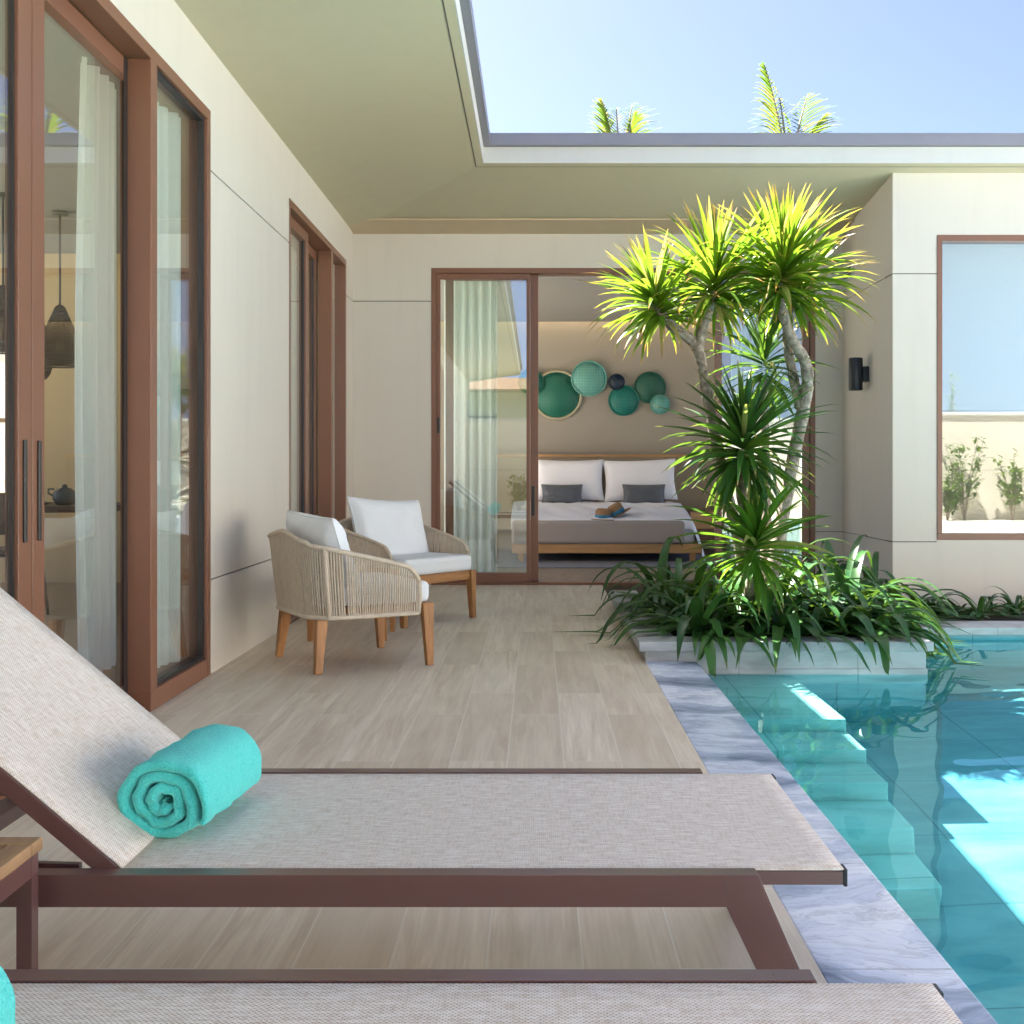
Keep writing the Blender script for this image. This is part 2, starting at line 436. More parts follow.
b.quad((MX1-.01,-3,FL),(PX1,-3,FL),(PX1,PYb,FL),(MX1-.01,PYb,FL))
b.box(MX1-.3,MX1-.012,-3.2,PYa,FL-.1,-.046)
b.box(MX1-.3,PXm,PYa,PYa+.2,FL-.1,-.03)
b.box(PXm-.2,PXm,PYa+.2,PYb,FL-.1,-.03)
b.box(PXm-.2,PX1+.2,PYb,PYb+.2,FL-.1,-.05)
b.box(PX1+.012,PX1+.2,-3.2,PYb,FL-.1,-.046)
b.box(MX1-.012,PX1+.012,-3.2,-3.012,FL-.1,-.046)
basin = struct('pool_basin', b, M['pool'])
st = MB(); ys = [PYa+.01,4.965,4.65,4.365,4.075,3.80]; ds = [.05,.265,.45,.66,.915]
for i,dp in enumerate(ds):
    st.box(MX1-.012,1.335,ys[i+1],ys[i],FL-.05,WL-dp)
steps = tag(st.build('pool_steps', M['step'], bevel=.006), 'flight of pale stone steps going down into the pool from its marble edge', 'steps')
w = MB()
wx0,wx1,wy0,wy1,wb = MX1-.2,PX1+.1,-3.1,PYb+.1,FL-.03
_r = random.Random(5); WAVES = []
for _l,_a in ((1.9,.0016),(1.2,.0012),(.8,.0009),(.55,.0006),(.40,.0004),(1.5,.0014),(.65,.0006),(.33,.0003),(.24,.00022),(.19,.00016),(.28,.00022)):
    _t = _r.uniform(0,6.28); WAVES.append((math.cos(_t)*6.283/_l, math.sin(_t)*6.283/_l, _r.uniform(0,6.28), _a))
def wave(x,y): return sum(a*math.sin(kx*x+ky*y+p) for kx,ky,p,a in WAVES)*WAVE_AMP
WAVE_AMP = .6
w.grid(lambda u,v: (wx0+(wx1-wx0)*u, wy0+(wy1-wy0)*v, WL+wave(wx0+(wx1-wx0)*u, wy0+(wy1-wy0)*v)), 190, 370)
w.quad((wx0,wy0,wb),(wx0,wy1,wb),(wx1,wy1,wb),(wx1,wy0,wb))
for a,b in (((wx0,wy0),(wx1,wy0)),((wx1,wy0),(wx1,wy1)),((wx1,wy1),(wx0,wy1)),((wx0,wy1),(wx0,wy0))):
    w.quad((a[0],a[1],wb),(b[0],b[1],wb),(b[0],b[1],WL),(a[0],a[1],WL))
wat = struct('water', w, M['water'])

# raised planter
pl = thing('planter', 'pale stone planter with overhanging cap beside the marble pool edge', 'planter', (1.29,7.0,0))
k = MB(); k.box(.566,2.03,6.0,6.14,-.30,.056); k.box(.566,.70,6.14,8.5,-.05,.056); k.box(1.9,2.03,6.14,7.4,-.30,.056); k.box(.56,2.036,5.992,6.0,-.30,-.036)
k.build('stone_base', M['planter'], pl, bevel=.003)
k = MB(); k.box(.530,2.06,5.965,6.17,.058,.108); k.box(.530,.735,6.17,8.52,.058,.108)
k.box(1.855,2.06,6.17,7.34,.058,.108)
k.build('cap', M['planter'], pl, bevel=.005)
k = MB(); k.box(.70,1.9,6.14,8.58,-.2,.07); k.build('soil', M['soil'], pl)
lg = thing('planter_ledge', 'low pale stone ledge with planting bed along the far pool edge', 'ledge', (4.0,7.5,0))
k = MB(); k.box(2.064,6.3,7.27,7.60,-.045,.004); k.build('cap', M['planter'], lg, bevel=.005)
k = MB(); k.box(2.0,6.3,7.60,8.59,-.15,-.03); k.build('soil', M['soil'], lg)

# ------------------------------------------------------------------ villa
XL = -1.6; YB = 10.0; XW = 2.66; YW = 8.60; Z1 = .463; Z2 = 2.468; DH = 2.757
vil = thing('villa', 'cream single storey villa with brown framed glass doors and deep flat eaves', 'villa', (-3,8,0))
GAP = .007
def wall(y_axis, face, depth, a0, a1, z0, z1, openings):
    """wall with true recessed joints. y_axis: wall runs along Y (face = X) or X (face = Y); depth sign gives its back side"""
    mb = MB(); gbs = []
    cuts = sorted({a0,a1,*[o[0] for o in openings],*[o[1] for o in openings]})
    def put(m, a,b,f0,f1,z_0,z_1):
        lo,hi = min(f0,f1),max(f0,f1)
        if y_axis: m.box(lo,hi,a,b,z_0,z_1)
        else: m.box(a,b,lo,hi,z_0,z_1)
    for a,b in zip(cuts[:-1],cuts[1:]):
        spans = [(z0,z1)]
        for o in openings:
            if o[0] <= a+1e-6 and b-1e-6 <= o[1]:
                spans = [q for s_ in spans for q in ((s_[0],o[2]),(o[3],s_[1])) if q[1]-q[0] > 1e-4]
        for s0,s1 in spans:
            zs = [s0]+[z for z in (Z1,Z2) if s0+.02 < z < s1-.02]+[s1]
            for i in range(len(zs)-1):
                q0 = zs[i]+(GAP/2 if i else 0); q1 = zs[i+1]-(GAP/2 if i < len(zs)-2 else 0)
                put(mb, a, b, face, face+depth, q0, q1)
            for z in zs[1:-1]:
                gb = MB(); put(gb, a, b, face+math.copysign(.012,depth), face+depth*.98, z-GAP/2-.002, z+GAP/2+.002); gbs.append(gb)
    o = mb.build('wall', M['wall'], vil)
    for gb in gbs: gb.build('joint', M['groove'], o)
    return o
wall(True, XL, -.22, -7.0, YB, 0, 3.30, [(.3,5.627,0,DH),(7.42,9.63,0,DH)])
wall(False, YB, .2, -1.82, XW+.001, 0, 3.30, [(-.92,2.42,0,DH)])
wall(True, XW, .2, YW+.2, YB+.2, -.1, 3.34, [])
wall(False, YW, .2, XW, 7.2, -.1, 3.34, [(2.99,5.2,.477,DH)])

# roof : sloping soffit, fascia, coping
FX, FY = -.39, 8.40; ZI, ZE = 3.07, 2.243+1
so = MB()
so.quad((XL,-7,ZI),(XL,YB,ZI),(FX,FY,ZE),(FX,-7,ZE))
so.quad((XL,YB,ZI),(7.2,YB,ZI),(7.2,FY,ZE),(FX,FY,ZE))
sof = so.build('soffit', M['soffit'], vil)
sl = (ZE-ZI)/(YB-FY)
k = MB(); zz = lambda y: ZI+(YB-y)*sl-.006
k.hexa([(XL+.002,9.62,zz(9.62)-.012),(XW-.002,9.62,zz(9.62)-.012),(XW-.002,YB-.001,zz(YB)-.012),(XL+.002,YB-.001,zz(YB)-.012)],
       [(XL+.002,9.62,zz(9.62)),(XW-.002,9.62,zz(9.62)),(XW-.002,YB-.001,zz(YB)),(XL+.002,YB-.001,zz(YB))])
k.build('warm_lit_strip', M['strip'], sof)  # soffit strip along the wall, tinted for warm bounced light
k = MB() # fine shadow groove near the eave edge
sx_ = (ZE-ZI)/(FX-XL)
gx = FX-.055; gy = FY+.07; z_ = lambda x: ZI+(x-XL)*sx_-.0015
k.quad((gx-.008,-7,z_(gx-.008)),(gx-.008,gy,z_(gx-.008)),(gx,gy,z_(gx)),(gx,-7,z_(gx)))
zy = lambda y: ZI+(YB-y)*sl-.0015
k.quad((gx-.008,gy+.008,zy(gy+.008)),(7.2,gy+.008,zy(gy+.008)),(7.2,gy,zy(gy)),(gx-.008,gy,zy(gy)))
k.build('groove', M['groove'], sof)
ro = MB(); ro.box(-7.2,FX+.001,-7,FY,3.40,3.44); ro.box(-7.2,7.2,FY-.001,10.5,3.40,3.435); ro.box(-2.75,3.35,10.5,15.0,3.40,3.435)
roof = ro.build('roof', M['coping'], vil)
k = MB(); k.box(FX-.06,FX,-7,FY,ZE-.001,3.36); k.box(FX-.06,7.2,FY,FY+.06,ZE-.001,3.36)
k.build('fascia', M['fascia'], roof)
k = MB(); k.box(FX-.06,FX+.05,-7.05,FY-.05,3.362,3.448); k.box(FX-.06,7.25,FY-.05,FY+.06,3.362,3.448)
k.build('coping', M['coping'], roof)

# rooms : dining (left) and bedroom (behind)
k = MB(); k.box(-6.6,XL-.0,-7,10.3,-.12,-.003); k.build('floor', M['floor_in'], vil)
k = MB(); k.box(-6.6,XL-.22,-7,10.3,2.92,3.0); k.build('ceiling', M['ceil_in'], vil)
k = MB()
# far dining wall with a tall window, end walls (wide unseen opening added to let daylight in)
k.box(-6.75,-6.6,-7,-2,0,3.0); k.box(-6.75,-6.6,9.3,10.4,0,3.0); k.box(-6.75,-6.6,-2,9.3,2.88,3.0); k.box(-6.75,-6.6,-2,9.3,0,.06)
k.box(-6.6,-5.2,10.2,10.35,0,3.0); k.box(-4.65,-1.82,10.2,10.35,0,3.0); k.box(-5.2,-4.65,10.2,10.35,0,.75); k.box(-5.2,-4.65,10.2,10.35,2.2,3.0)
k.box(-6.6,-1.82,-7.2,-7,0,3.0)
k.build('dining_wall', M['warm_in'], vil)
win = MB()
for a in ((-5.2,-5.15,.75,2.2),(-4.70,-4.65,.75,2.2),(-5.15,-4.70,.75,.8),(-5.15,-4.70,2.15,2.2),(-5.15,-4.7,1.42,1.46)):
    win.box(a[0],a[1],10.17,10.24,a[2],a[3])
wn = win.build('dining_window', M['oak'], vil)
k = MB(); k.box(-5.15,-4.7,10.25,10.256,.8,2.15); k.build('pane', M['blind'], wn)
BY = 14.6
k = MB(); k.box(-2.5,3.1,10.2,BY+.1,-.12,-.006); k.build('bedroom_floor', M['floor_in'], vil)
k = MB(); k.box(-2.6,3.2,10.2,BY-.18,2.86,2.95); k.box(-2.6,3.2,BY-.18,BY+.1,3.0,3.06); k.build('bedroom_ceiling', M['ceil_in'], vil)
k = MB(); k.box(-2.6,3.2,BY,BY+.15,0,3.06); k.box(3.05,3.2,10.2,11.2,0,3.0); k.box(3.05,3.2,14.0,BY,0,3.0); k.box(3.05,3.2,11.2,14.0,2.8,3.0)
k.box(-2.6,-2.45,10.2,10.5,0,3.0); k.box(-2.6,-2.45,14.2,BY,0,3.0); k.box(-2.6,-2.45,10.5,14.2,2.8,3.0); k.box(-2.6,-2.45,10.5,14.2,0,.1)  # side openings added to let daylight into the bedroom
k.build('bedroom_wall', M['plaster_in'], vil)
# bath wing behind the right hand window
k = MB(); k.box(3.2,3.6,11.0,11.1,0,3.0); k.box(6.9,7.2,11.0,11.1,0,3.0); k.box(3.6,6.9,11.0,11.1,0,1.72); k.box(3.6,6.9,11.0,11.1,2.85,3.0); k.box(7.1,7.2,8.8,11,0,3.0); k.box(2.9,7.2,8.8,11,-.12,0.0); k.box(2.9,7.2,8.8,11,2.95,3.0)  # high opening in the back wall added to backlight the blind
k.build('bathroom_wall', M['plaster_in'], vil)

# sliding doors -----------------------------------------------------
def pane(parent, x0,x1,y0,y1,z0,z1): return MB().box(x0,x1,y0,y1,z0,z1).build('glass_pane', M['glass'], parent)
def leaf_y(parent, x, y0, y1, z0, z1, st=.085, dp=.045, st1=None):
    """door leaf in a plane X = x, running along Y"""
    st1 = st1 or st
    m = MB(); m.box(x-dp,x,y0,y0+st,z0,z1); m.box(x-dp,x,y1-st1,y1,z0,z1)
    m.box(x-dp,x,y0+st,y1-st1,z1-.075,z1); m.box(x-dp,x,y0+st,y1-st1,z0,z0+.075)
    o = m.build('door_leaf', M['frame'], parent, bevel=.003)
    MB().box(x-dp*.6,x-dp*.4,y0+st-.006,y1-st1+.006,z0+.07,z1-.07).build('glass_pane', M['glass'], parent)
    gk = MB(); x_ = x-.012
    gk.box(x_-.02,x_,y1-st1-.012,y1-st1-.0005,z0+.075,z1-.075)
    gk.build('gasket', M['frame_dark'], parent)
    return o
def handle_y(parent, x, y, z):
    MB().box(x,x+.008,y-.011,y+.011,z-.17,z+.17).build('handle', M['handle'], parent, bevel=.003)
# near door set on the left wall
X0 = XL-.095
fr = MB()
fr.box(XL-.21,XL+.004,.3,5.627,DH-.055,DH); fr.box(XL-.21,XL+.004,5.572,5.627,0,DH-.055); fr.box(XL-.21,XL+.004,.3,.355,0,DH-.055)
fr.box(XL-.21,XL+.004,4.754,5.572,.0,.085)          # fixed light bottom rail
fr.box(XL-.094,XL+.004,4.754,4.835,.085,DH-.055)     # post of fixed light
fr.box(XL-.21,XL-.02,.355,4.754,.0,.022)
fd = fr.build('sliding_door', M['frame'], vil, bevel=.003)
MB().box(XL-.05,XL-.042,4.83,5.58,.08,DH-.05).build('glass_pane', M['glass'], fd)
g_ = MB(); g_.box(XL-.04,XL-.012,4.836,4.846,.086,DH-.056); g_.box(XL-.04,XL-.012,5.556,5.5715,.086,DH-.056); g_.box(XL-.04,XL-.012,4.846,5.556,.086,.10); g_.box(XL-.04,XL-.012,4.846,5.556,DH-.07,DH-.056)
g_.build('gasket', M['frame_dark'], fd)
leaf_y(fd, X0, 3.865, 4.90, .025, DH-.06, .095, .045, .10)
leaf_y(fd, X0, 2.55, 3.858, .025, DH-.06, .095, .045, .10)
leaf_y(fd, X0-.06, 1.2, 2.66, .025, DH-.06)
g_ = MB(); g_.box(X0+.002,XL-.0945,4.715,4.7535,.03,DH-.06); g_.build('seal', M['frame_dark'], fd)
handle_y(fd, X0, 3.91, .93); handle_y(fd, X0, 3.80, .93)
# second door set further along
fr = MB()
fr.box(XL-.21,XL+.004,7.42,9.63,DH-.05,DH); fr.box(XL-.21,XL+.004,9.585,9.63,0,DH-.05); fr.box(XL-.21,XL+.002,7.42,7.465,0,DH-.05)
fr.box(XL-.21,XL+.004,8.93,9.585,0,.085); fr.box(XL-.10,XL+.004,8.93,9.0,.085,DH-.05)
fr.box(XL-.21,XL-.02,7.465,8.93,0,.022)
fd2 = fr.build('sliding_door', M['frame'], vil, bevel=.003)
MB().box(XL-.05,XL-.042,8.99,9.59,.08,DH-.045).build('glass_pane', M['glass'], fd2)
leaf_y(fd2, XL-.115, 7.9, 9.0, .025, DH-.055, .10)
leaf_y(fd2, XL-.045, 7.47, 8.28, .025, DH-.055, .04, .06, .10)
# bedroom sliding door
fr = MB()
fr.box(-.92,2.42,YB-.004,YB+.16,DH-.045,DH); fr.box(-.92,-.875,YB-.004,YB+.16,0,DH-.045); fr.box(2.375,2.42,YB-.004,YB+.16,0,DH-.045)
fr.box(-.875,2.375,YB-.004,YB+.16,.0,.022)
bd = fr.build('sliding_door', M['frame'], vil, bevel=.003)
def leaf_x(y, x0, x1, st=.065, dp=.04):
    m = MB(); z0,z1 = .024,DH-.047
    m.box(x0,x0+st,y,y+dp,z0,z1); m.box(x1-st,x1,y,y+dp,z0,z1); m.box(x0+st,x1-st,y,y+dp,z1-.05,z1); m.box(x0+st,x1-st,y,y+dp,z0,z0+.08)
    m.build('door_leaf', M['frame'], bd, bevel=.003)
    MB().box(x0+st-.006,x1-st+.006,y+dp*.4,y+dp*.6,z0+.07,z1-.04).build('glass_pane', M['glass'], bd)
leaf_x(YB+.01, -.873, -.06, .032); leaf_x(YB+.065, -.80, .012, .07); leaf_x(YB+.01, 1.55, 2.373, .06)
MB().box(-.045,-.02,YB+.056,YB+.0645,.60,.86).build('handle', M['handle'], bd, bevel=.003)
MB().box(-.868,-.846,YB+.002,YB+.0095,1.32,1.46).build('handle', M['handle'], bd, bevel=.003)
# right hand window with roller blind
fr = MB()
fr.box(2.99,5.2,YW-.006,YW+.12,DH-.045,DH); fr.box(2.99,5.2,YW-.006,YW+.12,.477,.525); fr.box(2.99,3.03,YW-.006,YW+.12,.525,DH-.045); fr.box(5.16,5.2,YW-.006,YW+.12,.525,DH-.045)
wf = fr.build('window', M['frame'], vil, bevel=.003)
MB().box(3.03,5.16,YW+.025,YW+.033,.52,DH-.04).build('glass_pane', M['glass'], wf)
MB().box(2.99,5.2,YW+.121,YW+.30,.44,.53).build('sill', M['white_fab'], wf)
bl = thing('roller_blind', 'white roller blind half lowered behind the right hand window', 'blind', (4.1,YW+.16,1.5))
MB().box(3.035,5.15,YW+.15,YW+.154,1.45,DH-.02).build('fabric', M['blind'], bl)
MB().tube([(3.035,YW+.152,1.44),(5.15,YW+.152,1.44)], .013, 8).build('bottom_bar', M['white_fab'], bl)

# sconce and vent on the return wall
sc = thing('wall_lamp', 'black cylindrical wall lamp on the shaded return wall', 'lamp', (XW-.09,9.24,1.77))
MB().lathe([(.0,-.13),(.052,-.13),(.055,-.126),(.055,.126),(.052,.13),(0,.13)], (XW-.10,9.24,1.77), 20).build('lamp_body', M['black'], sc)
MB().box(XW-.05,XW-.001,9.20,9.28,1.71,1.83).build('bracket', M['black'], sc, bevel=.004)
vt = thing('vent_grille', 'small white slatted vent high on the return wall beside the tree crown', 'vent', (XW-.01,9.8,2.69))
m = MB(); m.box(XW-.018,XW-.001,9.66,9.94,2.745,2.765); m.box(XW-.018,XW-.001,9.66,9.94,2.615,2.635); m.box(XW-.018,XW-.001,9.66,9.68,2.635,2.745); m.box(XW-.018,XW-.001,9.92,9.94,2.635,2.745)
m.build('frame', M['fascia'], vt)
MB().box(XW-.005,XW-.001,9.68,9.92,2.635,2.745).build('backing', M['black'], vt)
m = MB()
for i in range(4): m.bar((XW-.010,9.68,2.65+i*.026),(XW-.010,9.92,2.65+i*.026),.012,.006)
m.build('slat', M['fascia'], vt)

# ------------------------------------------------------------------ curtains
def curtain(name_label, along_y, fixed, a0, a1, z0, z1, folds, amp, gather=None, slant=0):
    def fn(u, v):
        a = a0+(a1-a0)*u
        if gather: a = a + gather*(1-v)*0 + gather*math.sin(math.pi*v)*(1-u)*-1
        ph = u*folds*2*math.pi
        dd = amp*(math.sin(ph)+.35*math.sin(ph*1.7+1.3))*(.75+.25*v)
        z = z0+(z1-z0)*(1-v)
        dd += slant*(u-.5)
        return (fixed+dd, a, z) if along_y else (a, fixed+dd, z)
    m = MB(); m.grid(fn, int(folds*14)+2, 14)
    o = m.build('curtain', M['curtain'])
    return tag(o, name_label, 'curtain', 'white sheer curtains behind the glass doors')
curtain('white sheer curtain behind the narrow fixed pane of the near left door', True, -1.765, 5.12, 5.555, .045, 2.765, 5, .022, slant=.10)
curtain('white sheer curtain drawn behind the near sliding leaf with pendant lamps beside it', True, -2.1, 5.28, 5.74, .04, 2.90, 4, .04, .07)
curtain('white sheer curtain behind the glass of the bedroom door left leaf', False, 10.38, -.84, -.36, .03, 2.80, 6, .035)
curtain('white sheer curtain behind the bedroom door glass hidden by the tree', False, 10.38, 1.75, 2.36, .03, 2.80, 7, .035)
curtain('white sheer curtain inside the far left door beside the armchairs', True, -2.0, 9.0, 9.6, .03, 2.80, 5, .03)

# ------------------------------------------------------------------ dining room
def pendant(px, py_top, Y, top_z, L, r, h, label):
    x = (px-537)*Y/F
    t = thing('pendant_lamp', label, 'lamp', (x,Y,top_z), 0, 'woven pendant lamps in the dining room')
    MB().lathe([(0,0),(.06,0),(.06,-.025),(0,-.025)], (x,Y,top_z), 16).build('canopy', M['black'], t)
    MB().tube([(x,Y,top_z-.02),(x,Y,top_z-L)], .008, 6).build('rod', M['black'], t)
    prof = [(.12,0),(.22,.03),(.46,.22),(.76,.45),(.96,.64),(1.0,.75),(.97,.86),(.86,.95),(.70,1.0)]
    m = MB(); z0 = top_z-L+.02
    for i in range(30):                         # woven hoops
        q = i/29
        for (a,b),(c_,d_) in zip(prof[:-1],prof[1:]):
            if b <= q <= d_: rr = a+(c_-a)*(q-b)/(d_-b)
        m.tube([(x+math.cos(t_)*r*rr, Y+math.sin(t_)*r*rr, z0-h*q) for t_ in [2*math.pi*j/20 for j in range(20)]], .0058, 4, closed=True)
    for j in range(28):
        t_ = 2*math.pi*j/28
        m.tube([(x+math.cos(t_+.25*b)*r*a, Y+math.sin(t_+.25*b)*r*a, z0-h*b) for a,b in prof], .004, 4)
    m.build('woven_shade', M['wicker'], t)
pendant(60,214,8.55,2.92,.72,.15,.45,'dark woven pear shaped pendant lamp hanging clear of the door stiles')
pendant(3,214,8.0,2.92,.66,.15,.46,'dark woven pendant lamp at the left picture edge behind the door')
pendant(33,214,9.0,2.92,.60,.14,.62,'dark woven pendant lamp mostly hidden behind the meeting door stiles')
tb = thing('dining_table', 'dark wooden dining table set inside behind the left glass door', 'table', (-4.0,8.6,0))
MB().box(-5.0,-3.05,8.05,9.15,.70,.745).build('tabletop', M['table_dark'], tb, bevel=.005)
for x in (-4.9,-3.15):
    for y in (8.15,9.05): MB().box(x-.04,x+.04,y-.04,y+.04,0,.70).build('leg', M['table_dark'], tb)
def dchair(x, y, rz, label):
    t = thing('dining_chair', label, 'chair', (x,y,0), rz, 'dark dining chairs')
    MB().box(-.22,.22,-.23,.23,.43,.475).build('seat', M['table_dark'], t, world=False, bevel=.02)
    m = MB(); m.grid(lambda u,v: (-.22-.05*v-.05*math.cos((u-.5)*2.6)+.05, -.23+.46*u, .58+.27*v), 10, 4)
    o = m.build('backrest', M['table_dark'], t, world=False); q = o.modifiers.new('s','SOLIDIFY'); q.thickness = .02
    for a in (-1,1):
        MB().tube([(.19,.2*a,.43),(.23,.24*a,0)], [.018,.011], 8).build('leg', M['black'], t, world=False)
        MB().tube([(-.19,.2*a,.43),(-.24,.24*a,0)], [.018,.011], 8).build('leg', M['black'], t, world=False)
        MB().tube([(-.20,.2*a,.45),(-.24,.21*a,.66)], .012, 8).build('back_post', M['black'], t, world=False)
    return t
dchair(-3.62,7.72,R(90),'dark dining chair at the near side of the dining table')
dchair(-4.45,7.75,R(90),'dark dining chair further along the dining table near side')
tp = thing('teapot', 'dark ceramic teapot on the dining table', 'teapot', (-3.47,8.45,.745))
MB().lathe([(0,0),(.06,0),(.085,.04),(.08,.09),(.045,.12),(.02,.125),(.018,.145),(0,.15)], (-3.47,8.45,.746), 18).build('body', M['ceramic'], tp)
MB().tube([(-3.54,8.45,.80),(-3.59,8.45,.83),(-3.59,8.45,.86),(-3.55,8.45,.86)], .008, 6).build('handle', M['ceramic'], tp)
MB().tube([(-3.40,8.45,.79),(-3.36,8.45,.82),(-3.33,8.45,.87)], [.016,.012,.008], 6).build('spout', M['ceramic'], tp)
def wineglass(x,y,label):
    return tag(MB().lathe([(0,0),(.035,0),(.034,.004),(.005,.01),(.004,.08),(.02,.095),(.04,.13),(.042,.17),(.034,.21)], (x,y,.746), 14).build('wine_glass', M['glass']), label, 'glass', 'wine glasses on the dining table')
wineglass(-3.36,8.62,'clear wine glass on the dining table beside the teapot'); wineglass(-3.80,8.30,'clear wine glass on the dining table left of the teapot')
for i,(x,y,lb) in enumerate(((-3.62,8.25,'dark round plate on the dining table in front of the teapot'),(-4.3,8.3,'dark round plate on the dining table near the far chair'))):
    tag(MB().lathe([(0,0),(.08,0),(.13,.018),(.132,.022),(.08,.006),(0,.006)], (x,y,.746), 24).build('plate', M['ceramic']), lb, 'plate', 'plates on the dining table')

# ------------------------------------------------------------------ bedroom
def cushion(w, h, t, ear=.07, n=29, pw=.42):
    m = MB()
    def fn(sgn):
        def f(u,v):
            a = u*2-1; b = v*2-1
            x = a*w/2*(1-ear*(1-b*b)); y = b*h/2*(1-ear*(1-a*a))
            z = sgn*t/2*max(0,(1-a**4)*(1-b**4))**pw
            z += sgn*(.008*mnoise.noise((a*2.2+w*9,b*2.2,h*7))+.006*mnoise.noise((a*5+w*5,b*4,3.)))*min(1,4*(1-a*a))*min(1,4*(1-b*b))
            return (x,y,z)
        return f
    m.grid(fn(1), n, n); m.grid(fn(-1), n, n)
    e = []
    for i in range(24): e.append((-1+i/12,-1))
    for i in range(24): e.append((1,-1+i/12))
    for i in range(24): e.append((1-i/12,1))
    for i in range(24): e.append((-1,1-i/12))
    m.tube([(a*w/2*(1-ear*(1-b*b)), b*h/2*(1-ear*(1-a*a)), 0) for a,b in e], .0042, 6, closed=True)
    return m
def place(m, mat4):
    m.v = [tuple(mat4 @ Vector(p)) for p in m.v]; return m
def lean(x,y,z,tilt,rz=0,roll=0):
    return Matrix.Translation((x,y,z)) @ Matrix.Rotation(rz,4,'Z') @ Matrix.Rotation(tilt,4,'X') @ Matrix.Rotation(roll,4,'Z')
BC = (601-537)*13.4/F
bed = thing('bed', 'wide bed with white linen and grey upholstered footboard in the open bedroom', 'bed', (BC,13.4,0))
x0,x1 = BC-1.0, BC+1.02
MB().box(x0-.02,x1+.02,12.42,14.42,.10,.20).build('base_rail', M['oak'], bed, bevel=.006)
for x in (x0+.08,x1-.08):
    for y in (12.48,14.3): MB().bar((x,y,.10),(x,y,0),.07,.07,(0,1,0),.05,.05).build('leg', M['oak'], bed)
m = MB(); m.box(x0-.02,x1-.17,12.38,12.47,.20,.455); m.build('footboard', M['upholstery'], bed, bevel=.06, seg=5)
def duvet(u,v):
    # drapes over front (v<0) and right side
    x = x0-.03+(x1-x0+.10)*u; y = 12.47+1.95*v
    z = .452+.15*min(1,v/.55)**.8-.012*math.sin(x*9)*math.sin(y*5)-.006*math.sin(x*23+y*9)
    if u > .93: z -= .42*((u-.93)/.07)**1.3; x -= .0
    if v < .06: z -= .10*((.06-v)/.06)**1.8
    return (x,y,z)
m = MB(); m.grid(duvet, 60, 50); m.build('duvet', M['linen'], bed)
MB().box(x0+.02,x1-.05,12.5,14.42,.20,.40).build('mattress', M['linen'], bed, bevel=.03)
hb = MB(); hb.box(BC-1.75,BC+1.75,14.46,14.54,.25,1.165); hbo = hb.build('headboard', M['headboard'], bed, bevel=.01)
MB().box(BC-1.76,BC+1.76,14.455,14.56,1.166,1.196).build('rail', M['oak'], hbo)
for x in (BC-.87,BC,BC+.87): MB().box(x-.004,x+.004,14.4585,14.4595,.3,1.16).build('seam', M['dark_panel'], hbo)
def pil(mat, w,h,t,px,pyc,Y,tilt,label,group,roll=0,name='pillow'):
    p = P(px,pyc,Y)
    m = place(cushion(w,h,t), lean(p.x,p.y,p.z,R(90)-tilt,0,roll))
    return tag(m.build(name, mat), label, 'pillow', group)
pil(M['linen'],.86,.52,.22,569,480,14.18,.28,'large white pillow against the left half of the headboard','white pillows on the bed')
pil(M['linen'],.90,.52,.22,640,480,14.18,.28,'large white pillow against the right half of the headboard','white pillows on the bed',.03)
pil(M['grey_satin'],.50,.25,.13,562,494.5,13.95,.25,'small dark grey satin pillow in front of the left white pillow','grey pillows on the bed')
pil(M['grey_satin'],.52,.25,.13,644,494.5,13.95,.25,'small dark grey satin pillow in front of the right white pillow','grey pillows on the bed')
def hat(px,py,Y,tilt,rz,label):
    p = P(px,py,Y); t = thing('straw_hat', label, 'hat', p, 0, 'straw hats on the bed')
    mt = Matrix.Translation(p) @ Matrix.Rotation(rz,4,'Z') @ Matrix.Rotation(tilt,4,'Y')
    place(MB().lathe([(.165,.012),(.16,.004),(.09,.006),(.092,.02),(.085,.11),(.06,.128),(.02,.118),(0,.116)], (0,0,0), 28), mt).build('hat_body', M['straw'], t)
    place(MB().lathe([(.094,.012),(.0955,.014),(.0925,.055),(.091,.057)], (0,0,0), 28), mt).build('ribbon', M['ribbon'], t)
hat(603,520,12.66,.05,.2,'straw hat with blue ribbon lying flat on the bed end'); hat(618,515,12.74,-.45,.1,'straw hat with blue ribbon tilted against the other hat')
ns = thing('nightstand', 'dark wooden nightstand at the right side of the bed', 'nightstand', (BC+1.3,14.1,0))
MB().box(BC+1.08,BC+1.55,13.75,14.4,.12,.52).build('cabinet', M['dark_panel'], ns, bevel=.004)
MB().box(BC+1.09,BC+1.54,13.742,13.749,.30,.50).build('drawer', M['oak'], ns)
for x in (BC+1.12,BC+1.51): MB().box(x-.02,x+.02,13.8,13.84,0,.12).build('leg', M['dark_panel'], ns)
tag(MB().box(-.6,1.9,11.75,14.2,-.004,.008).build('rug', M['rug']), 'dark woven rug under the bed in the open bedroom', 'rug')
cv = N('cove_led'); cv.fin(cv.n('Emission', Color=(1,.72,.40,1), Strength=1.5).outputs[0])
tag(MB().box(-2.3,2.9,BY-.14,BY-.10,2.975,2.99).build('cove_light', cv.m), 'warm cove light strip glowing above the bedroom wall behind the bed', 'light')
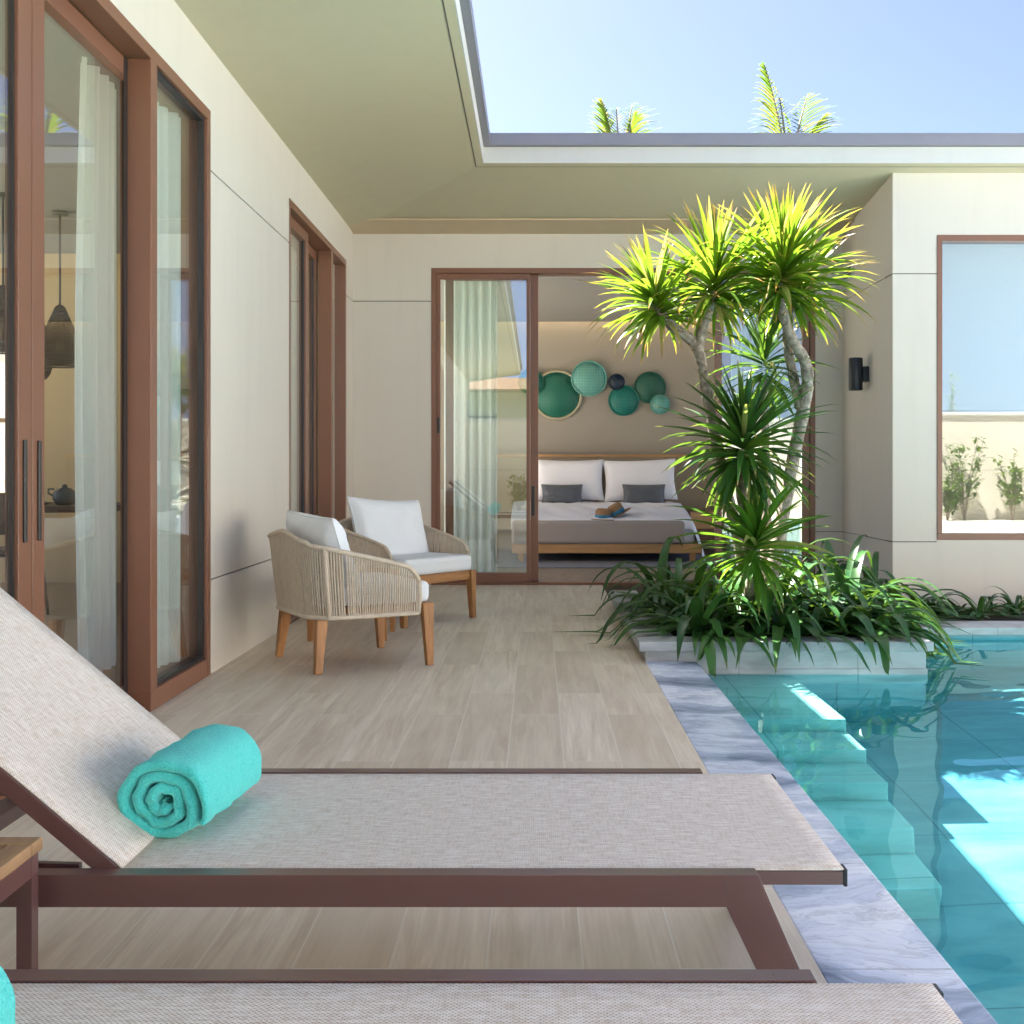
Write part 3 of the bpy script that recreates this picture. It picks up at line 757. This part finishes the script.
for (px,py,r,mm,lb) in ((531,382,13,'disc_green','green woven wall disc mostly hidden behind the door stile'),
    (557,395,24.5,'disc_green','largest deep green woven wall disc with pale rim'),
    (589,378.5,18,'disc_aqua','pale aqua woven wall disc with wavy texture at the top'),
    (616.6,382,8.3,'disc_navy','smallest navy wall disc above the teal one'),
    (623.6,400.5,15.5,'disc_teal','teal woven wall disc below the small navy disc'),
    (650,387.5,16,'disc_forest','dark forest green woven wall disc near the tree leaves'),
    (660,404.5,10,'disc_aqua','small pale aqua wall disc overlapping the forest green one')):
    z_off = {'disc_green':.03,'disc_aqua':.055,'disc_navy':.06,'disc_teal':.035,'disc_forest':.03}[mm]+(.018 if r == 13 else 0)
    Y = BY-z_off; p = P(px,py,Y); rr = r*Y/F; ro_ = rr*1.025 if r > 24 else rr
    t = thing('wall_disc', lb, 'wall art', p, 0, 'round woven discs on the bedroom wall')
    rot = Matrix.Translation(p) @ Matrix.Rotation(R(90),4,'X')
    place(MB().lathe([(0,.010),(rr*.94,.006),(rr*.94,-.012),(0,-.012)], (0,0,0), 40), rot).build('woven_face', M[mm], t)
    place(MB().lathe([(rr*.93,-.012),(rr*.93,.012),(ro_,.012),(ro_,-.012)], (0,0,0), 40), rot).build('rim', M['rim'] if r > 24 else M[mm], t)

# ------------------------------------------------------------------ rope armchairs
def shell_path():
    """plan of the barrel shell, from one arm front to the other (x forward, y left)"""
    xf, xr, yw, r = .225, -.325, .36, .17
    pts = [(xf-.012*i, -yw+ .00*i) for i in range(int((xf-(xr+r))/.012)+1)]
    for i in range(1,22): a = -math.pi/2-i*math.pi/2/21; pts.append((xr+r+r*math.cos(a), -yw+r+r*math.sin(a)))
    n = int((2*(yw-r))/.012)
    for i in range(1,n): pts.append((xr, -yw+r+i*2*(yw-r)/n))
    m = [(x,-y) for x,y in reversed(pts) if y < -yw+r+1e-9 or True]
    half = [q for q in pts if q[1] <= 0]
    return half + [(x,-y) for x,y in reversed(half) if y < -1e-6]
SP = shell_path()
def rim_h(x,y):
    # falls steadily from the middle of the back to the arm fronts
    d = abs(y) if x < -.30 else .30+(x+.325)*1.0
    q = min(1, max(0,d)/.85)
    h = .690-.195*q**1.25
    if x > .15: h -= .055*((x-.15)/.075)**2.2
    return h
def lean_out(x,y):
    q = max(0,min(1,(.05-x)/.38))
    return Vector((-.04*q, math.copysign(.022,y)*min(1,abs(y)/.2)*(.4+.6*q), 0))
def rope_chair(label):
    t = thing('armchair', label, 'armchair', (0,0,0), 0, 'rope armchairs on the deck')
    zb = .275; m = MB(); top = []; bot = []
    for i,(x,y) in enumerate(SP):
        a = Vector((x,y,zb)); b = Vector((x,y,rim_h(x,y)))+lean_out(x,y)
        top.append(b); bot.append(a)
    for lay in (0,1):
        for i in range(len(SP)-lay):
            if lay and bot[i].x > -.16: continue
            if lay: a = (bot[i]+bot[i+1])/2; b = (top[i]+top[i+1])/2; c = Vector((-.02,0,0)); a = a+(c-Vector((a.x,a.y,0))).normalized()*.014; b = b+(c-Vector((b.x,b.y,0))).normalized()*.014-Vector((0,0,.006))
            else: a,b = bot[i],top[i]
            j = Vector((rnd.uniform(-.0012,.0012),rnd.uniform(-.0012,.0012),0))
            m.tube([a+j,(a+b)/2+j*1.5,b-j], .0046, 5, cap=False)
    m.build('rope_weave', M['rope'], t, world=False)
    MB().tube(top, .0125, 8).tube(bot, .0115, 8).build('rim', M['rope'], t, world=False)
    m = MB()
    for s_ in (0,-1): m.tube([top[s_], (top[s_]+bot[s_])/2+Vector((.006,0,0)), bot[s_]], .0125, 8)
    m.build('arm_front', M['rope'], t, world=False)
    for i0 in (int(len(SP)*.28),int(len(SP)*.72)):
        MB().tube([bot[i0]*1.0, top[i0]*1.0], .012, 8).build('upright', M['rope'], t, world=False)
    MB().box(-.27,.21,-.315,.315,.285,.318).build('seat_frame', M['teak_x'], t, world=False)
    MB().box(.262,.298,-.31,.31,.262,.322).build('front_rail', M['teak_x'], t, world=False, bevel=.004)
    for a in (-1,1):
        MB().bar((.285,.325*a,.322),(.300,.330*a,0),.05,.062,(1,0,0),.034,.036).build('leg', M['teak'], t, world=False, bevel=.005)
        MB().bar((-.262,.280*a,.268),(-.290,.315*a,0),.058,.058,(1,0,0),.036,.036).build('leg', M['teak'], t, world=False, bevel=.005)
    MB().box(-.27,.312,-.318,.318,.322,.430).build('seat_cushion', M['white_fab'], t, world=False, bevel=.03, seg=4)
    return t
ch1 = rope_chair('rope armchair seen from behind, nearest the pool side with white pillow')
ch2 = copy_tree(ch1)
ch2['label'] = 'rope armchair facing the viewer in the corner beside the bedroom door'
A1 = R(29.8); ch1.location = (-.976,6.037,0); ch1.rotation_euler.z = A1
A2 = R(-38); ch2.location = (-.875,7.715,0); ch2.rotation_euler.z = A2
def on_chair(ch, ang, label, w, h, tilt=R(20), roll=0, dx=-.17, dz=.62, dy=0):
    m = place(cushion(w,h,.17,.075), Matrix.Translation(ch.location) @ Matrix.Rotation(ang,4,'Z') @ Matrix.Translation((dx,dy,dz)) @ Matrix.Rotation(R(90),4,'Z') @ Matrix.Rotation(R(90)+tilt,4,'X') @ Matrix.Rotation(roll,4,'Z'))
    return tag(m.build('cushion', M['white_fab']), label, 'cushion', 'white back cushions in the rope armchairs')
on_chair(ch1, A1, 'white back cushion showing above the rope back of the nearer armchair', .68,.42, R(-20), .03, -.16, .575)
on_chair(ch2, A2, 'white back cushion standing in the armchair beside the bedroom door', .66,.44, R(-18), -.06, -.16, .595)
sd = thing('side_table', 'low teak side table between the two rope armchairs, mostly hidden', 'table', (-1.105,6.92,0))
MB().box(-1.35,-.86,6.69,7.16,.36,.39).build('tabletop', M['teak_x'], sd, bevel=.004)
for x in (-1.325,-.895):
    for y in (6.73,7.12): MB().bar((x,y,.36),(x,y,0),.045,.045,(0,1,0),.032,.032).build('leg', M['teak'], sd, bevel=.003)

# ------------------------------------------------------------------ sun loungers
def lounger(label):
    t = thing('sun_lounger', label, 'sun lounger', (-.4,2.28,0), 0, 'sling sun loungers')
    ya,yb_ = 1.965,2.588; zt = .32
    for (p,q) in ((1.93,ya),(yb_,2.622)):
        MB().box(-1.95,.318,p,q,zt-.054,zt).build('side_beam', M['lframe'], t, bevel=.0008)
        y = (p+q)/2; w_ = q-p
        for s_,xx,xb in ((1,.345,.478),(-1,-1.98,-2.1)):
            m = MB()
            if s_ > 0:
                pts = [(.318,zt),(.372,zt),(.512,0),(.445,0),(.318,zt-.054)]
                v_ = [(x,p,z) for x,z in pts]+[(x,q,z) for x,z in pts]
                m.add(v_, [(4,3,2,1,0)[::-1],(5,6,7,8,9)[::-1]]+[(i,i+5,(i+1)%5+5,(i+1)%5)[::-1] for i in range(5)])
                m.f = [f[::-1] for f in m.f]
            else:
                m.hexa([(xb-.03,p,0),(xb+.03,p,0),(xb+.03,q,0),(xb-.03,q,0)], [(-2.01,p,zt),(-1.95,p,zt),(-1.95,q,zt),(-2.01,q,zt)])
            m.build('leg', M['lframe'], t, bevel=.0008, fixn=True)
    xh, xe = -.700, .525; zs = .3155
    m = MB(); m.box(xh,xe,ya+.003,ya+.03,zs-.026,zs-.002); m.box(xh,xe,yb_-.03,yb_-.003,zs-.026,zs-.002); m.box(xe-.03,xe,ya+.03,yb_-.03,zs-.026,zs-.002)
    fr_ = m.build('seat_frame', M['lframe'], t, bevel=.002)
    for p,q in ((ya+.002,ya+.031),(yb_-.031,yb_-.002)): MB().box(xe+.0005,xe+.006,p,q,zs-.028,zs+.001).build('end_cap', M['black'], fr_)
    def uvgrid(fn, nu, nv, su, sv, name):
        me_ = MB(); me_.grid(fn, nu, nv)
        o = me_.build(name, M['sling'], t)
        uv = o.data.uv_layers.new(name='UVMap'); n_ = nu
        for lp in o.data.loops:
            vi = lp.vertex_index; uv.data[lp.index].uv = ((vi%n_)/(nu-1)*su, (vi//n_)/(nv-1)*sv)
        q = o.modifiers.new('s','SOLIDIFY'); q.thickness = .003; q.offset = -1
        return o
    sag = lambda u,v: -.010*math.sin(math.pi*v)*(math.sin(math.pi*u)**.5 if 0 < u < 1 else 0)
    uvgrid(lambda u,v: (xh-.010+(xe-xh+.010)*u, ya+.004+(yb_-ya-.008)*v, zs+.002+sag(u,v)), 40, 14, xe-xh, yb_-ya, 'seat_sling')
    ang = R(40); L = .80; ca,sa = math.cos(ang),math.sin(ang)
    bp = lambda a,y,o_: (xh-.012-a*ca+o_*sa, y, zs+.004+a*sa+o_*ca)
    uvgrid(lambda u,v: bp(-.003+u*L, ya+.004+(yb_-ya-.008)*(1-v), .002+sag(u,v)), 30, 14, L, yb_-ya, 'back_sling')
    m = MB()
    for (p,q) in ((ya+.003,ya+.03),(yb_-.03,yb_-.003)):
        m.hexa([bp(0,p,-.034),bp(0,q,-.034),bp(L,q,-.034),bp(L,p,-.034)][::-1],[bp(0,p,-.002),bp(0,q,-.002),bp(L,q,-.002),bp(L,p,-.002)][::-1])
    m.hexa([bp(L-.03,ya+.03,-.03),bp(L-.03,yb_-.03,-.03),bp(L,yb_-.03,-.03),bp(L,ya+.03,-.03)][::-1],[bp(L-.03,ya+.03,-.003),bp(L-.03,yb_-.03,-.003),bp(L,yb_-.03,-.003),bp(L,ya+.03,-.003)][::-1])
    m.build('back_frame', M['lframe'], t, bevel=.002)
    for y in (ya+.05,yb_-.05):
        a = Vector(bp(.30,y,-.045)); MB().bar(a,(-1.12,y,zt-.04),.016,.03,(0,1,0)).build('support_strut', M['lframe'], t)
        MB().bar((-.80,y,zt-.02),(-1.30,y,zt-.005),.014,.022,(0,0,1)).build('ratchet_bar', M['lframe'], t)
    MB().box(-1.14,-1.10,ya,yb_,zt-.06,zt-.03).build('crossbar', M['lframe'], t)
    return t
l1 = lounger('beige sling sun lounger with brown frame and rolled towel, whole seat in view')
l2 = copy_tree(l1); l2.location.y -= 1.055
l2['label'] = 'beige sling sun lounger at the bottom picture edge, nearest the viewer'

# rolled towels : a thick spiral ribbon
TOWEL_FLIP = False
def towel(loc, rz, label):
    r_ = random.Random(3); m = MB(); turns = 3.05; th0 = .9; pitch = .0240; T = .0222; L = .31
    n = 150; prof = []
    yv = [(-L/2, 0)] 
    for i in range(9): a = math.pi*i/8; prof.append((math.cos(a), -L/2+.012-.012*math.sin(a)*1.0))       # rounded near fold
    ny_ = 12
    prof = []
    for i in range(ny_+1): prof.append((.5, -L/2+.010+(L-.02)*i/ny_))
    for i in range(1,5): a = math.pi*i/5; prof.append((.5*math.cos(a), L/2-.010+.011*math.sin(a)))
    for i in range(ny_+1): prof.append((-.5, L/2-.010-(L-.02)*i/ny_))
    for i in range(1,5): a = math.pi*i/5; prof.append((-.5*math.cos(a), -L/2+.010-.011*math.sin(a)))
    k_ = len(prof); vs = []
    for i in range(n+1):
        q = i/n; th = th0+q*turns*2*math.pi
        rr = .0085+pitch*(q*turns)
        wob = .0028*math.sin(th*2.3+1)+.0018*math.sin(th*5.1)
        taper = 1 if q < .93 else 1-.55*((q-.93)/.07)
        dy = .009*math.sin(th*.9+.5)+.005*math.sin(th*2.2)+.006*mnoise.noise((th*1.7,0,4.))
        for (o_,y) in prof:
            jit = .0012*math.sin(th*9+y*70)+.0008*math.sin(y*120+th*3)
            r2 = rr+wob*min(1,q*3)+o_*T*taper+jit*(1 if o_ > 0 else .3)
            r2 += (.0045*mnoise.noise((th*1.3,y*16,2.)) + .0022*mnoise.noise((th*3.1,y*38,7.)))*(1 if o_ > 0 else .45)*min(1,q*2)
            x = r2*math.cos(-th+.75); z = r2*math.sin(-th+.75)
            fl = .96 if z < 0 else 1.0
            vs.append((x*1.03, y+dy*(.6 if abs(y) > L*.4 else .2), z*fl))
    fs = []
    for i in range(n):
        for j in range(k_): fs.append((i*k_+j, i*k_+(j+1)%k_, (i+1)*k_+(j+1)%k_, (i+1)*k_+j))
    fs += [tuple(range(k_)), tuple(n*k_+j for j in range(k_))[::-1]]
    m.add(vs, fs, True)
    for i in range(30000):                     # terry pile
        f = fs[r_.randrange(n*k_)]; a,b_,c_,d_ = (Vector(vs[j]) for j in f)
        u,v = r_.random(),r_.random(); p = a.lerp(b_,u).lerp(d_.lerp(c_,u),v)
        nn = (b_-a).cross(d_-a)
        if nn.length < 1e-9: continue
        nn = -nn.normalized() if TOWEL_FLIP else nn.normalized()
        e = Vector((r_.gauss(0,1),r_.gauss(0,1),r_.gauss(0,1))); s1 = nn.cross(e)
        if s1.length < 1e-4: continue
        s1 = s1.normalized()*.0012
        m.add([p-s1,p+s1,p+nn*.0045+e*.0016],[(0,1,2)])
    o = m.build('rolled_towel', M['towel']); o.location = loc; o.rotation_euler.z = rz
    zmin = min(v[2] for v in vs); o.location.z -= zmin
    return tag(o, label, 'towel', 'rolled turquoise towels on the loungers')
towel((-.680,2.275,.312), R(-5), 'rolled turquoise towel on the lounger with its spiral end showing')
towel((-.69,1.17,.312), R(-2), 'rolled turquoise towel cut off at the lower left picture corner')
# side table between the loungers
tt = thing('side_table', 'small teak topped side table with brown metal legs between the sun loungers', 'table', (-1.03,1.75,0))
m = MB(); xs0,xs1 = -1.27,-.818
m.box(xs0,xs1,1.595,1.635,.372,.393); m.box(xs0,xs1,1.865,1.905,.372,.393); m.box(xs0,xs0+.04,1.636,1.864,.372,.393); m.box(xs1-.04,xs1,1.636,1.864,.372,.393)
for i in range(7):
    a = xs0+.043+i*.0525; m.box(a,a+.049,1.638,1.862,.374,.3905)
m.build('tabletop', M['teak_old'], tt, bevel=.003)
m = MB()
m.box(xs0+.006,xs1-.006,1.60,1.625,.335,.371); m.box(xs0+.006,xs1-.006,1.875,1.90,.335,.371); m.box(xs0+.006,xs0+.031,1.626,1.874,.335,.371); m.box(xs1-.031,xs1-.006,1.626,1.874,.335,.371)
m.build('apron', M['lframe'], tt)
for x in (xs0+.006,xs1-.031):
    for y in (1.60,1.875): MB().box(x,x+.025,y,y+.025,0,.334).build('leg', M['lframe'], tt)

# ------------------------------------------------------------------ dragon tree
def head(m, c, ax, n, L, w, spread=(6,132), droop=.9, rr=None, stem=.16):
    rr = rr or rnd; c = Vector(c); ax = Vector(ax).normalized()
    e1 = ax.cross(Vector((0,1,0)));  e1 = e1.normalized() if e1.length > 1e-3 else Vector((1,0,0))
    e2 = ax.cross(e1)
    for i in range(n):
        q = (i+.5)/n; az = i*2.39996+rr.uniform(-.25,.25)
        el = R(spread[0]+(spread[1]-spread[0])*q**.85+rr.uniform(-9,9))
        dv = ax*math.cos(el)+(e1*math.cos(az)+e2*math.sin(az))*math.sin(el)
        base = c-ax*stem*q+dv*.012
        ll = L*rr.uniform(.78,1.12)*(.80+.35*math.sin(math.pi*min(1,q*1.15)))
        sd = dv.cross(Vector((0,0,1)))
        if sd.length < .15: sd = Vector((math.cos(az),math.sin(az),0)).cross(Vector((0,0,1)))
        sd = (Matrix.Rotation(rr.gauss(0,.35),3,dv) @ sd.normalized())
        m.strap(base, dv, ll, w*rr.uniform(.7,1.15), droop*rr.choice((.35,.7,1,1,1.6))*rr.uniform(.7,1.3)*(.5+.8*q), 7, .2, sd)
tree = thing('dragon_tree', 'dragon tree with pale branching trunks and spiky yellow green crowns in the planter', 'tree', (1.27,6.5,.07))
YT = 6.5
def T(px,py,dy=0): return P(px,py,YT+dy)
trunk = MB()
def limb(pts, r0, r1):
    pts = [Vector(p) for p in pts]; out = []
    for i in range(len(pts)-1):           # smooth the polyline a little
        a = pts[max(i-1,0)]; b_ = pts[i]; c_ = pts[i+1]; d_ = pts[min(i+2,len(pts)-1)]
        for j in range(5):
            u = j/5
            out.append(.5*((2*b_)+(-a+c_)*u+(2*a-5*b_+4*c_-d_)*u*u+(-a+3*b_-3*c_+d_)*u**3))
    out.append(pts[-1]); n = len(out)
    rad = [(r0+(r1-r0)*i/(n-1))*(1+.09*math.sin(i*2.1)+rnd.uniform(-.05,.05)) for i in range(n)]
    trunk.tube(out, rad, 10)
limb([T(752,600),T(738,540),T(722,470),T(708,400),T(697,348),T(672,326),T(655,305)], .036, .027)
limb([T(697,352),T(704,325),T(714,292)], .034, .028)
limb([T(768,600,.05),T(782,520,.1),T(795,450,.1),T(806,395,.06),T(806,365,.04),T(790,335,0),T(779,300,0)], .042, .030)
limb([T(800,408,.08),T(792,370,.12),T(787,335,.1),T(797,300,.1)], .030, .024)
limb([T(752,598,-.06),T(750,545,-.1),T(742,490,-.14),T(744,455,-.18)], .040, .030)
limb([T(764,600,.15),T(766,500,.25),T(764,420,.28),T(763,380,.3)], .032, .026)
trunk.build('trunk', M['bark'], tree)
heads = [ # px, py, dy, axis, n, L, w, material
 (652,294,-.02,(-.38,-.1,.95),130,.39,.031,'leaf_top'),
 (714,276,.0,(-.02,.0,1),165,.47,.032,'leaf_top'),
 (783,264,-.03,(.10,-.1,1),210,.47,.033,'leaf_top'),
 (802,282,.12,(.25,.1,.95),75,.40,.032,'leaf_top'),
 (764,352,.30,(0,0,1),60,.44,.034,'leaf_mid'),
 (744,436,-.20,(0,-.12,1),150,.49,.040,'leaf_mid'),
 (756,535,-.30,(.02,-.2,1),85,.45,.044,'leaf_base'),
]
for px,py,dy,ax,n,L,w_,mm in heads:
    m = MB(); head(m, T(px,py,dy), ax, n, L, w_, (4,108) if mm == 'leaf_top' else (6,128))
    m.build('crown', M[mm], tree)

# ------------------------------------------------------------------ strap leaved lilies
def zfloor(x, y):
    if x < .53 and y > 5.9: return 0.0
    if .53 <= x <= 2.06 and y >= 5.965: return .108
    if x > 2.06 and y > 7.27: return .004
    return .001 if x <= .834 else WL+.015
def lily(x, y, z, n, L, w_, label, seed, lean_=(0,0), group='strap leaved lilies in the planter bed', up=(16,75), mat='leaf_lily'):
    r_ = random.Random(seed); m = MB()
    for i in range(n):
        az = i*2.39996+r_.uniform(-.3,.3); q = (i+.5)/n
        el = R(up[1]-(up[1]-up[0])*q**.8+r_.uniform(-9,9))
        dv = Vector((math.cos(az)*math.cos(el)+lean_[0], math.sin(az)*math.cos(el)+lean_[1], math.sin(el)))
        m.strap((x+math.cos(az)*.02*q, y+math.sin(az)*.02*q, z), dv, L*r_.uniform(.7,1.2), w_*r_.uniform(.75,1.25), r_.uniform(2.3,4.2), 10, .16, floor=zfloor)
    o = m.build('lily_plant', M[mat])
    me = o.data
    for v in me.vertices: v.co.x -= x; v.co.y -= y; v.co.z -= z
    o.location = (x,y,z)
    return tag(o, label, 'plant', group)
LB = 'dark green strap leaved lily arching among its neighbours in the stone planter'
spots = []
for ix in range(5):
    for iy in range(3):
        spots.append((.86+ix*.26+rnd.uniform(-.06,.06), 6.36+iy*.34+rnd.uniform(-.06,.06)))
for i in range(6): spots.append((.80+i*.20+rnd.uniform(-.05,.05), 7.5+rnd.uniform(-.15,.35)))
for i,(x,y) in enumerate(spots):
    ln = (.25 if x > 1.6 else .25 if x < 1.0 else 0, -.12 if y < 6.45 else 0)
    lily(x, y, .07, 30 if y < 7 else 24, .60 if y < 6.5 else .74, .060, LB, 100+i, ln)
for i,(x,y) in enumerate(((2.02,6.75),(2.16,7.68),(2.5,7.85),(2.05,7.2),(2.38,8.15))):
    lily(min(x,1.86) if y < 7.5 else x, y, .07 if y < 7.5 else -.03, 26, .72, .058, LB, 140+i, (.3,-.1))
for i in range(10):
    lily(2.75+i*.34+rnd.uniform(-.08,.08), 7.95+rnd.uniform(-.15,.25), -.03, 26, .40, .032, 'low green strap leaved plant behind the far pool ledge', 160+i, (0,0), 'low strap leaved plants along the ledge', (20,70))

# ------------------------------------------------------------------ palms beyond the roof
def palm(x, y, top, seed, label, fronds, R_=1.9):
    r_ = random.Random(seed); t = thing('palm_tree', label, 'palm', (x,y,-.06), 0, 'palms behind the villa')
    MB().tube([(x+.5,y+.3,-.06),(x+.3,y+.2,top*.4),(x+.05,y,top*.8),(x,y,top)], [.17,.13,.11,.10], 10).build('trunk', M['bark'], t)
    m = MB(); st_ = MB()
    for (az,el,L) in fronds:
        dv = Vector((math.cos(az)*math.cos(el), math.sin(az)*math.cos(el), math.sin(el))); p = Vector((x,y,top)); n = 26; pts = []
        sd_ = dv.cross(Vector((0,0,1)))
        sd_ = sd_.normalized() if sd_.length > .05 else Vector((1,0,0))
        for i in range(n+1):
            pts.append(p.copy()); q = i/n
            if i > 2:
                for s_ in (-1,1):
                    ld = (sd_*s_*(1-.25*q)+dv*(.55+.5*q)+Vector((0,0,-.12))).normalized()
                    m.strap(p, ld, .62*math.sin(math.pi*min(1,.15+q*.82))*r_.uniform(.85,1.1)*R_/1.9, .04, r_.uniform(.5,1.3), 4, .1, t0=q)
            dv = (dv+Vector((0,0,-1))*.035*(q+.2)).normalized(); p = p+dv*L/n
        st_.tube(pts, [.022*(1-.8*i/n)+.004 for i in range(n+1)], 5)
    cr = m.build('crown', M['leaf_palm'], t); st_.build('frond_stem', M['bark'], cr)
ri = random.Random(11)
fr0 = [(ri.uniform(0,6.28), R(ri.uniform(-25,22)), ri.uniform(1.5,2.0)) for _ in range(11)]
xx, zz_ = P(782,136,16).x, P(782,136,16).z
palm(xx+.1, 16, zz_-.62, 21, 'palm with upright fronds showing above the roof behind the dragon tree', fr0+[(R(140),R(80),1.75),(R(40),R(76),1.35),(R(100),R(78),1.3),(R(20),R(66),1.15)])
xx = P(620,136,17).x; zz_ = P(620,136,17).z
palm(xx, 17, zz_-.74, 22, 'palm whose frond tops just clear the roof left of the other palm', [(a,e-.25,l) for a,e,l in fr0[:8]]+[(R(150),R(80),1.35),(R(60),R(76),1.4),(R(105),R(84),1.2),(R(30),R(80),1.15)])
xx = P(822,136,19).x; zz_ = P(822,136,19).z
palm(xx+.1, 19, zz_-1.15, 23, 'distant palm with only a drooping frond tip above the roof', [(a,e*.8,l) for a,e,l in fr0[:9]]+[(R(100),R(80),1.2)])

# ------------------------------------------------------------------ garden behind the viewer (seen in the glass) and added bounce surfaces
gw = thing('garden_wall', 'tall beige garden wall enclosing the pool court, reflected in the glass', 'wall', (1,-6.1,0))
for (z0,z1) in ((-.05,.996),(1.004,2.10)):
    MB().box(-7.2,10.15,-6.25,-6.0,z0,z1).build('panel', M['garden_wall'], gw); 
MB().box(-7.2,10.14,-6.235,-6.015,.99,1.01).build('joint', M['groove'], gw)
MB().box(-7.25,10.2,-6.30,-5.95,2.101,2.17).build('cap', M['fascia'], gw); 
pw = thing('bounce_wall', 'added tall white wall, out of view, bouncing sun into the pool court', 'wall', (10,1,0))  # unseen wall added to throw sunlight back into the shade
MB().box(9.95,10.15,-5.94,10,-.05,3.5).build('panel', M['white_wall'], pw); MB().box(9.9,10.2,-5.94,10,3.501,3.58).build('cap', M['fascia'], pw)
s_ = MB(); s_.box(6.3,9.95,-3.3,8.6,-.12,-.02); s_.box(.566,9.95,-6.0,-3.3,-.12,-.002); struct('bounce_paving', s_, M['bounce_paving'])  # pale ground added out of view as sunlit fill
def shrub(x,y,h,seed,label,z=0):
    r_ = random.Random(seed); t = thing('shrub', label, 'shrub', (x,y,z), 0, 'shrubs along the garden wall')
    m = MB(); s2 = MB()
    for b_ in range(7):
        a = r_.uniform(0,6.28); tip = Vector((x+math.cos(a)*h*r_.uniform(.05,.28), y+math.sin(a)*h*.15, z+h*r_.uniform(.45,1)))
        s2.tube([(x,y,z),(x+(tip.x-x)*.3,y+(tip.y-y)*.3,z+(tip.z-z)*.5),tip], [.02,.014,.006], 5)
        for i in range(42):
            c_ = Vector((x,y,z)).lerp(tip, r_.uniform(.35,1.02))+Vector((r_.gauss(0,.06),r_.gauss(0,.05),r_.gauss(0,.05)))
            m.strap(c_, (r_.gauss(0,1),r_.gauss(0,1),r_.uniform(.1,1.2)), .15, .065, .6, 3, .1)
    m.build('foliage', M['leaf_shrub'], t); s2.build('stem', M['bark'], t)
shrub(8.5,-5.6,1.8,1,'leafy shrub reflected in the middle of the right hand window'); shrub(8.12,-5.5,.95,2,'small shrub reflected at the left edge of the right hand window'); shrub(9.45,-5.6,1.35,4,'bushy shrub reflected at the right edge of the right hand window')
shrub(-.4,-5.5,.9,5,'low bush by the garden wall reflected in the bedroom door')
for i,(x,y,h,lb) in enumerate(((8.3,-8.6,3.2,'tall bush beyond the garden wall, first reflected in the window'),(9.6,-9.2,3.5,'taller bush beyond the garden wall, at the right of the reflection'),(7.0,-8.8,3.0,'bush beyond the garden wall, left of the two taller ones'))):
    shrub(x,y,h,30+i,lb,-.06)
nb = thing('neighbour_house', 'neighbouring villa beyond the garden wall reflected in the bedroom glass', 'house', (-3,-14,0))
MB().box(-12,.6,-19,-14,-.06,3.3).build('wall', M['garden_wall'], nb); MB().box(-12.8,1.5,-20,-12.6,3.3,3.62).build('roof', M['house_roof'], nb)
MB().box(-4,-1.2,-13.999,-13.95,.2,2.6).build('window', M['frame_dark'], nb)

# ------------------------------------------------------------------ light, sky, camera
sx,sy = -.448,.38
sd_ = Vector((sx,sy,1)).normalized(); el = math.asin(sd_.z); az = math.atan2(sd_.x, sd_.y)
L = bpy.data.lights.new('sun','SUN'); L.energy = 5.0; L.angle = R(.53); L.color = (1,.96,.90)
so_ = bpy.data.objects.new('sun', L); COL.objects.link(so_); so_.location = (0,0,20)
so_.rotation_euler = sd_.to_track_quat('Z','Y').to_euler()
try:
    L.cycles.is_caustics_light = True
    wat.cycles.is_caustics_caster = True
    basin.cycles.is_caustics_receiver = True; steps.cycles.is_caustics_receiver = True
except Exception as e: print('caustics', e)
W = bpy.data.worlds.new('World'); S.world = W; W.use_nodes = True
nt = W.node_tree; bg = nt.nodes['Background']
sk = nt.nodes.new('ShaderNodeTexSky'); sk.sky_type = 'NISHITA'; sk.sun_disc = False
sk.sun_elevation = el; sk.sun_rotation = az % (2*math.pi); sk.air_density = .3; sk.altitude = 1000; sk.dust_density = 3.5; sk.ozone_density = 3.0
nt.links.new(sk.outputs[0], bg.inputs[0]); bg.inputs[1].default_value = .076
cam = bpy.data.cameras.new('camera'); co = bpy.data.objects.new('camera', cam); COL.objects.link(co)
co.location = (0,0,1); co.rotation_euler = (R(90),0,0)
cam.sensor_width = 36; cam.lens = 36*F/1024; cam.shift_x = -25/1024; cam.shift_y = -42/1024
cam.clip_start = .05; cam.clip_end = 1500
S.camera = co
S.view_settings.view_transform = 'Standard'; S.view_settings.look = 'None'; S.view_settings.gamma = 1
S.view_settings.exposure = 2.95
cy = S.cycles
cy.max_bounces = 12; cy.transparent_max_bounces = 16; cy.diffuse_bounces = 5; cy.glossy_bounces = 5; cy.transmission_bounces = 8
cy.use_denoising = True; cy.sample_clamp_indirect = 6.0
try: cy.denoiser = 'OPENIMAGEDENOISE'
except Exception: pass
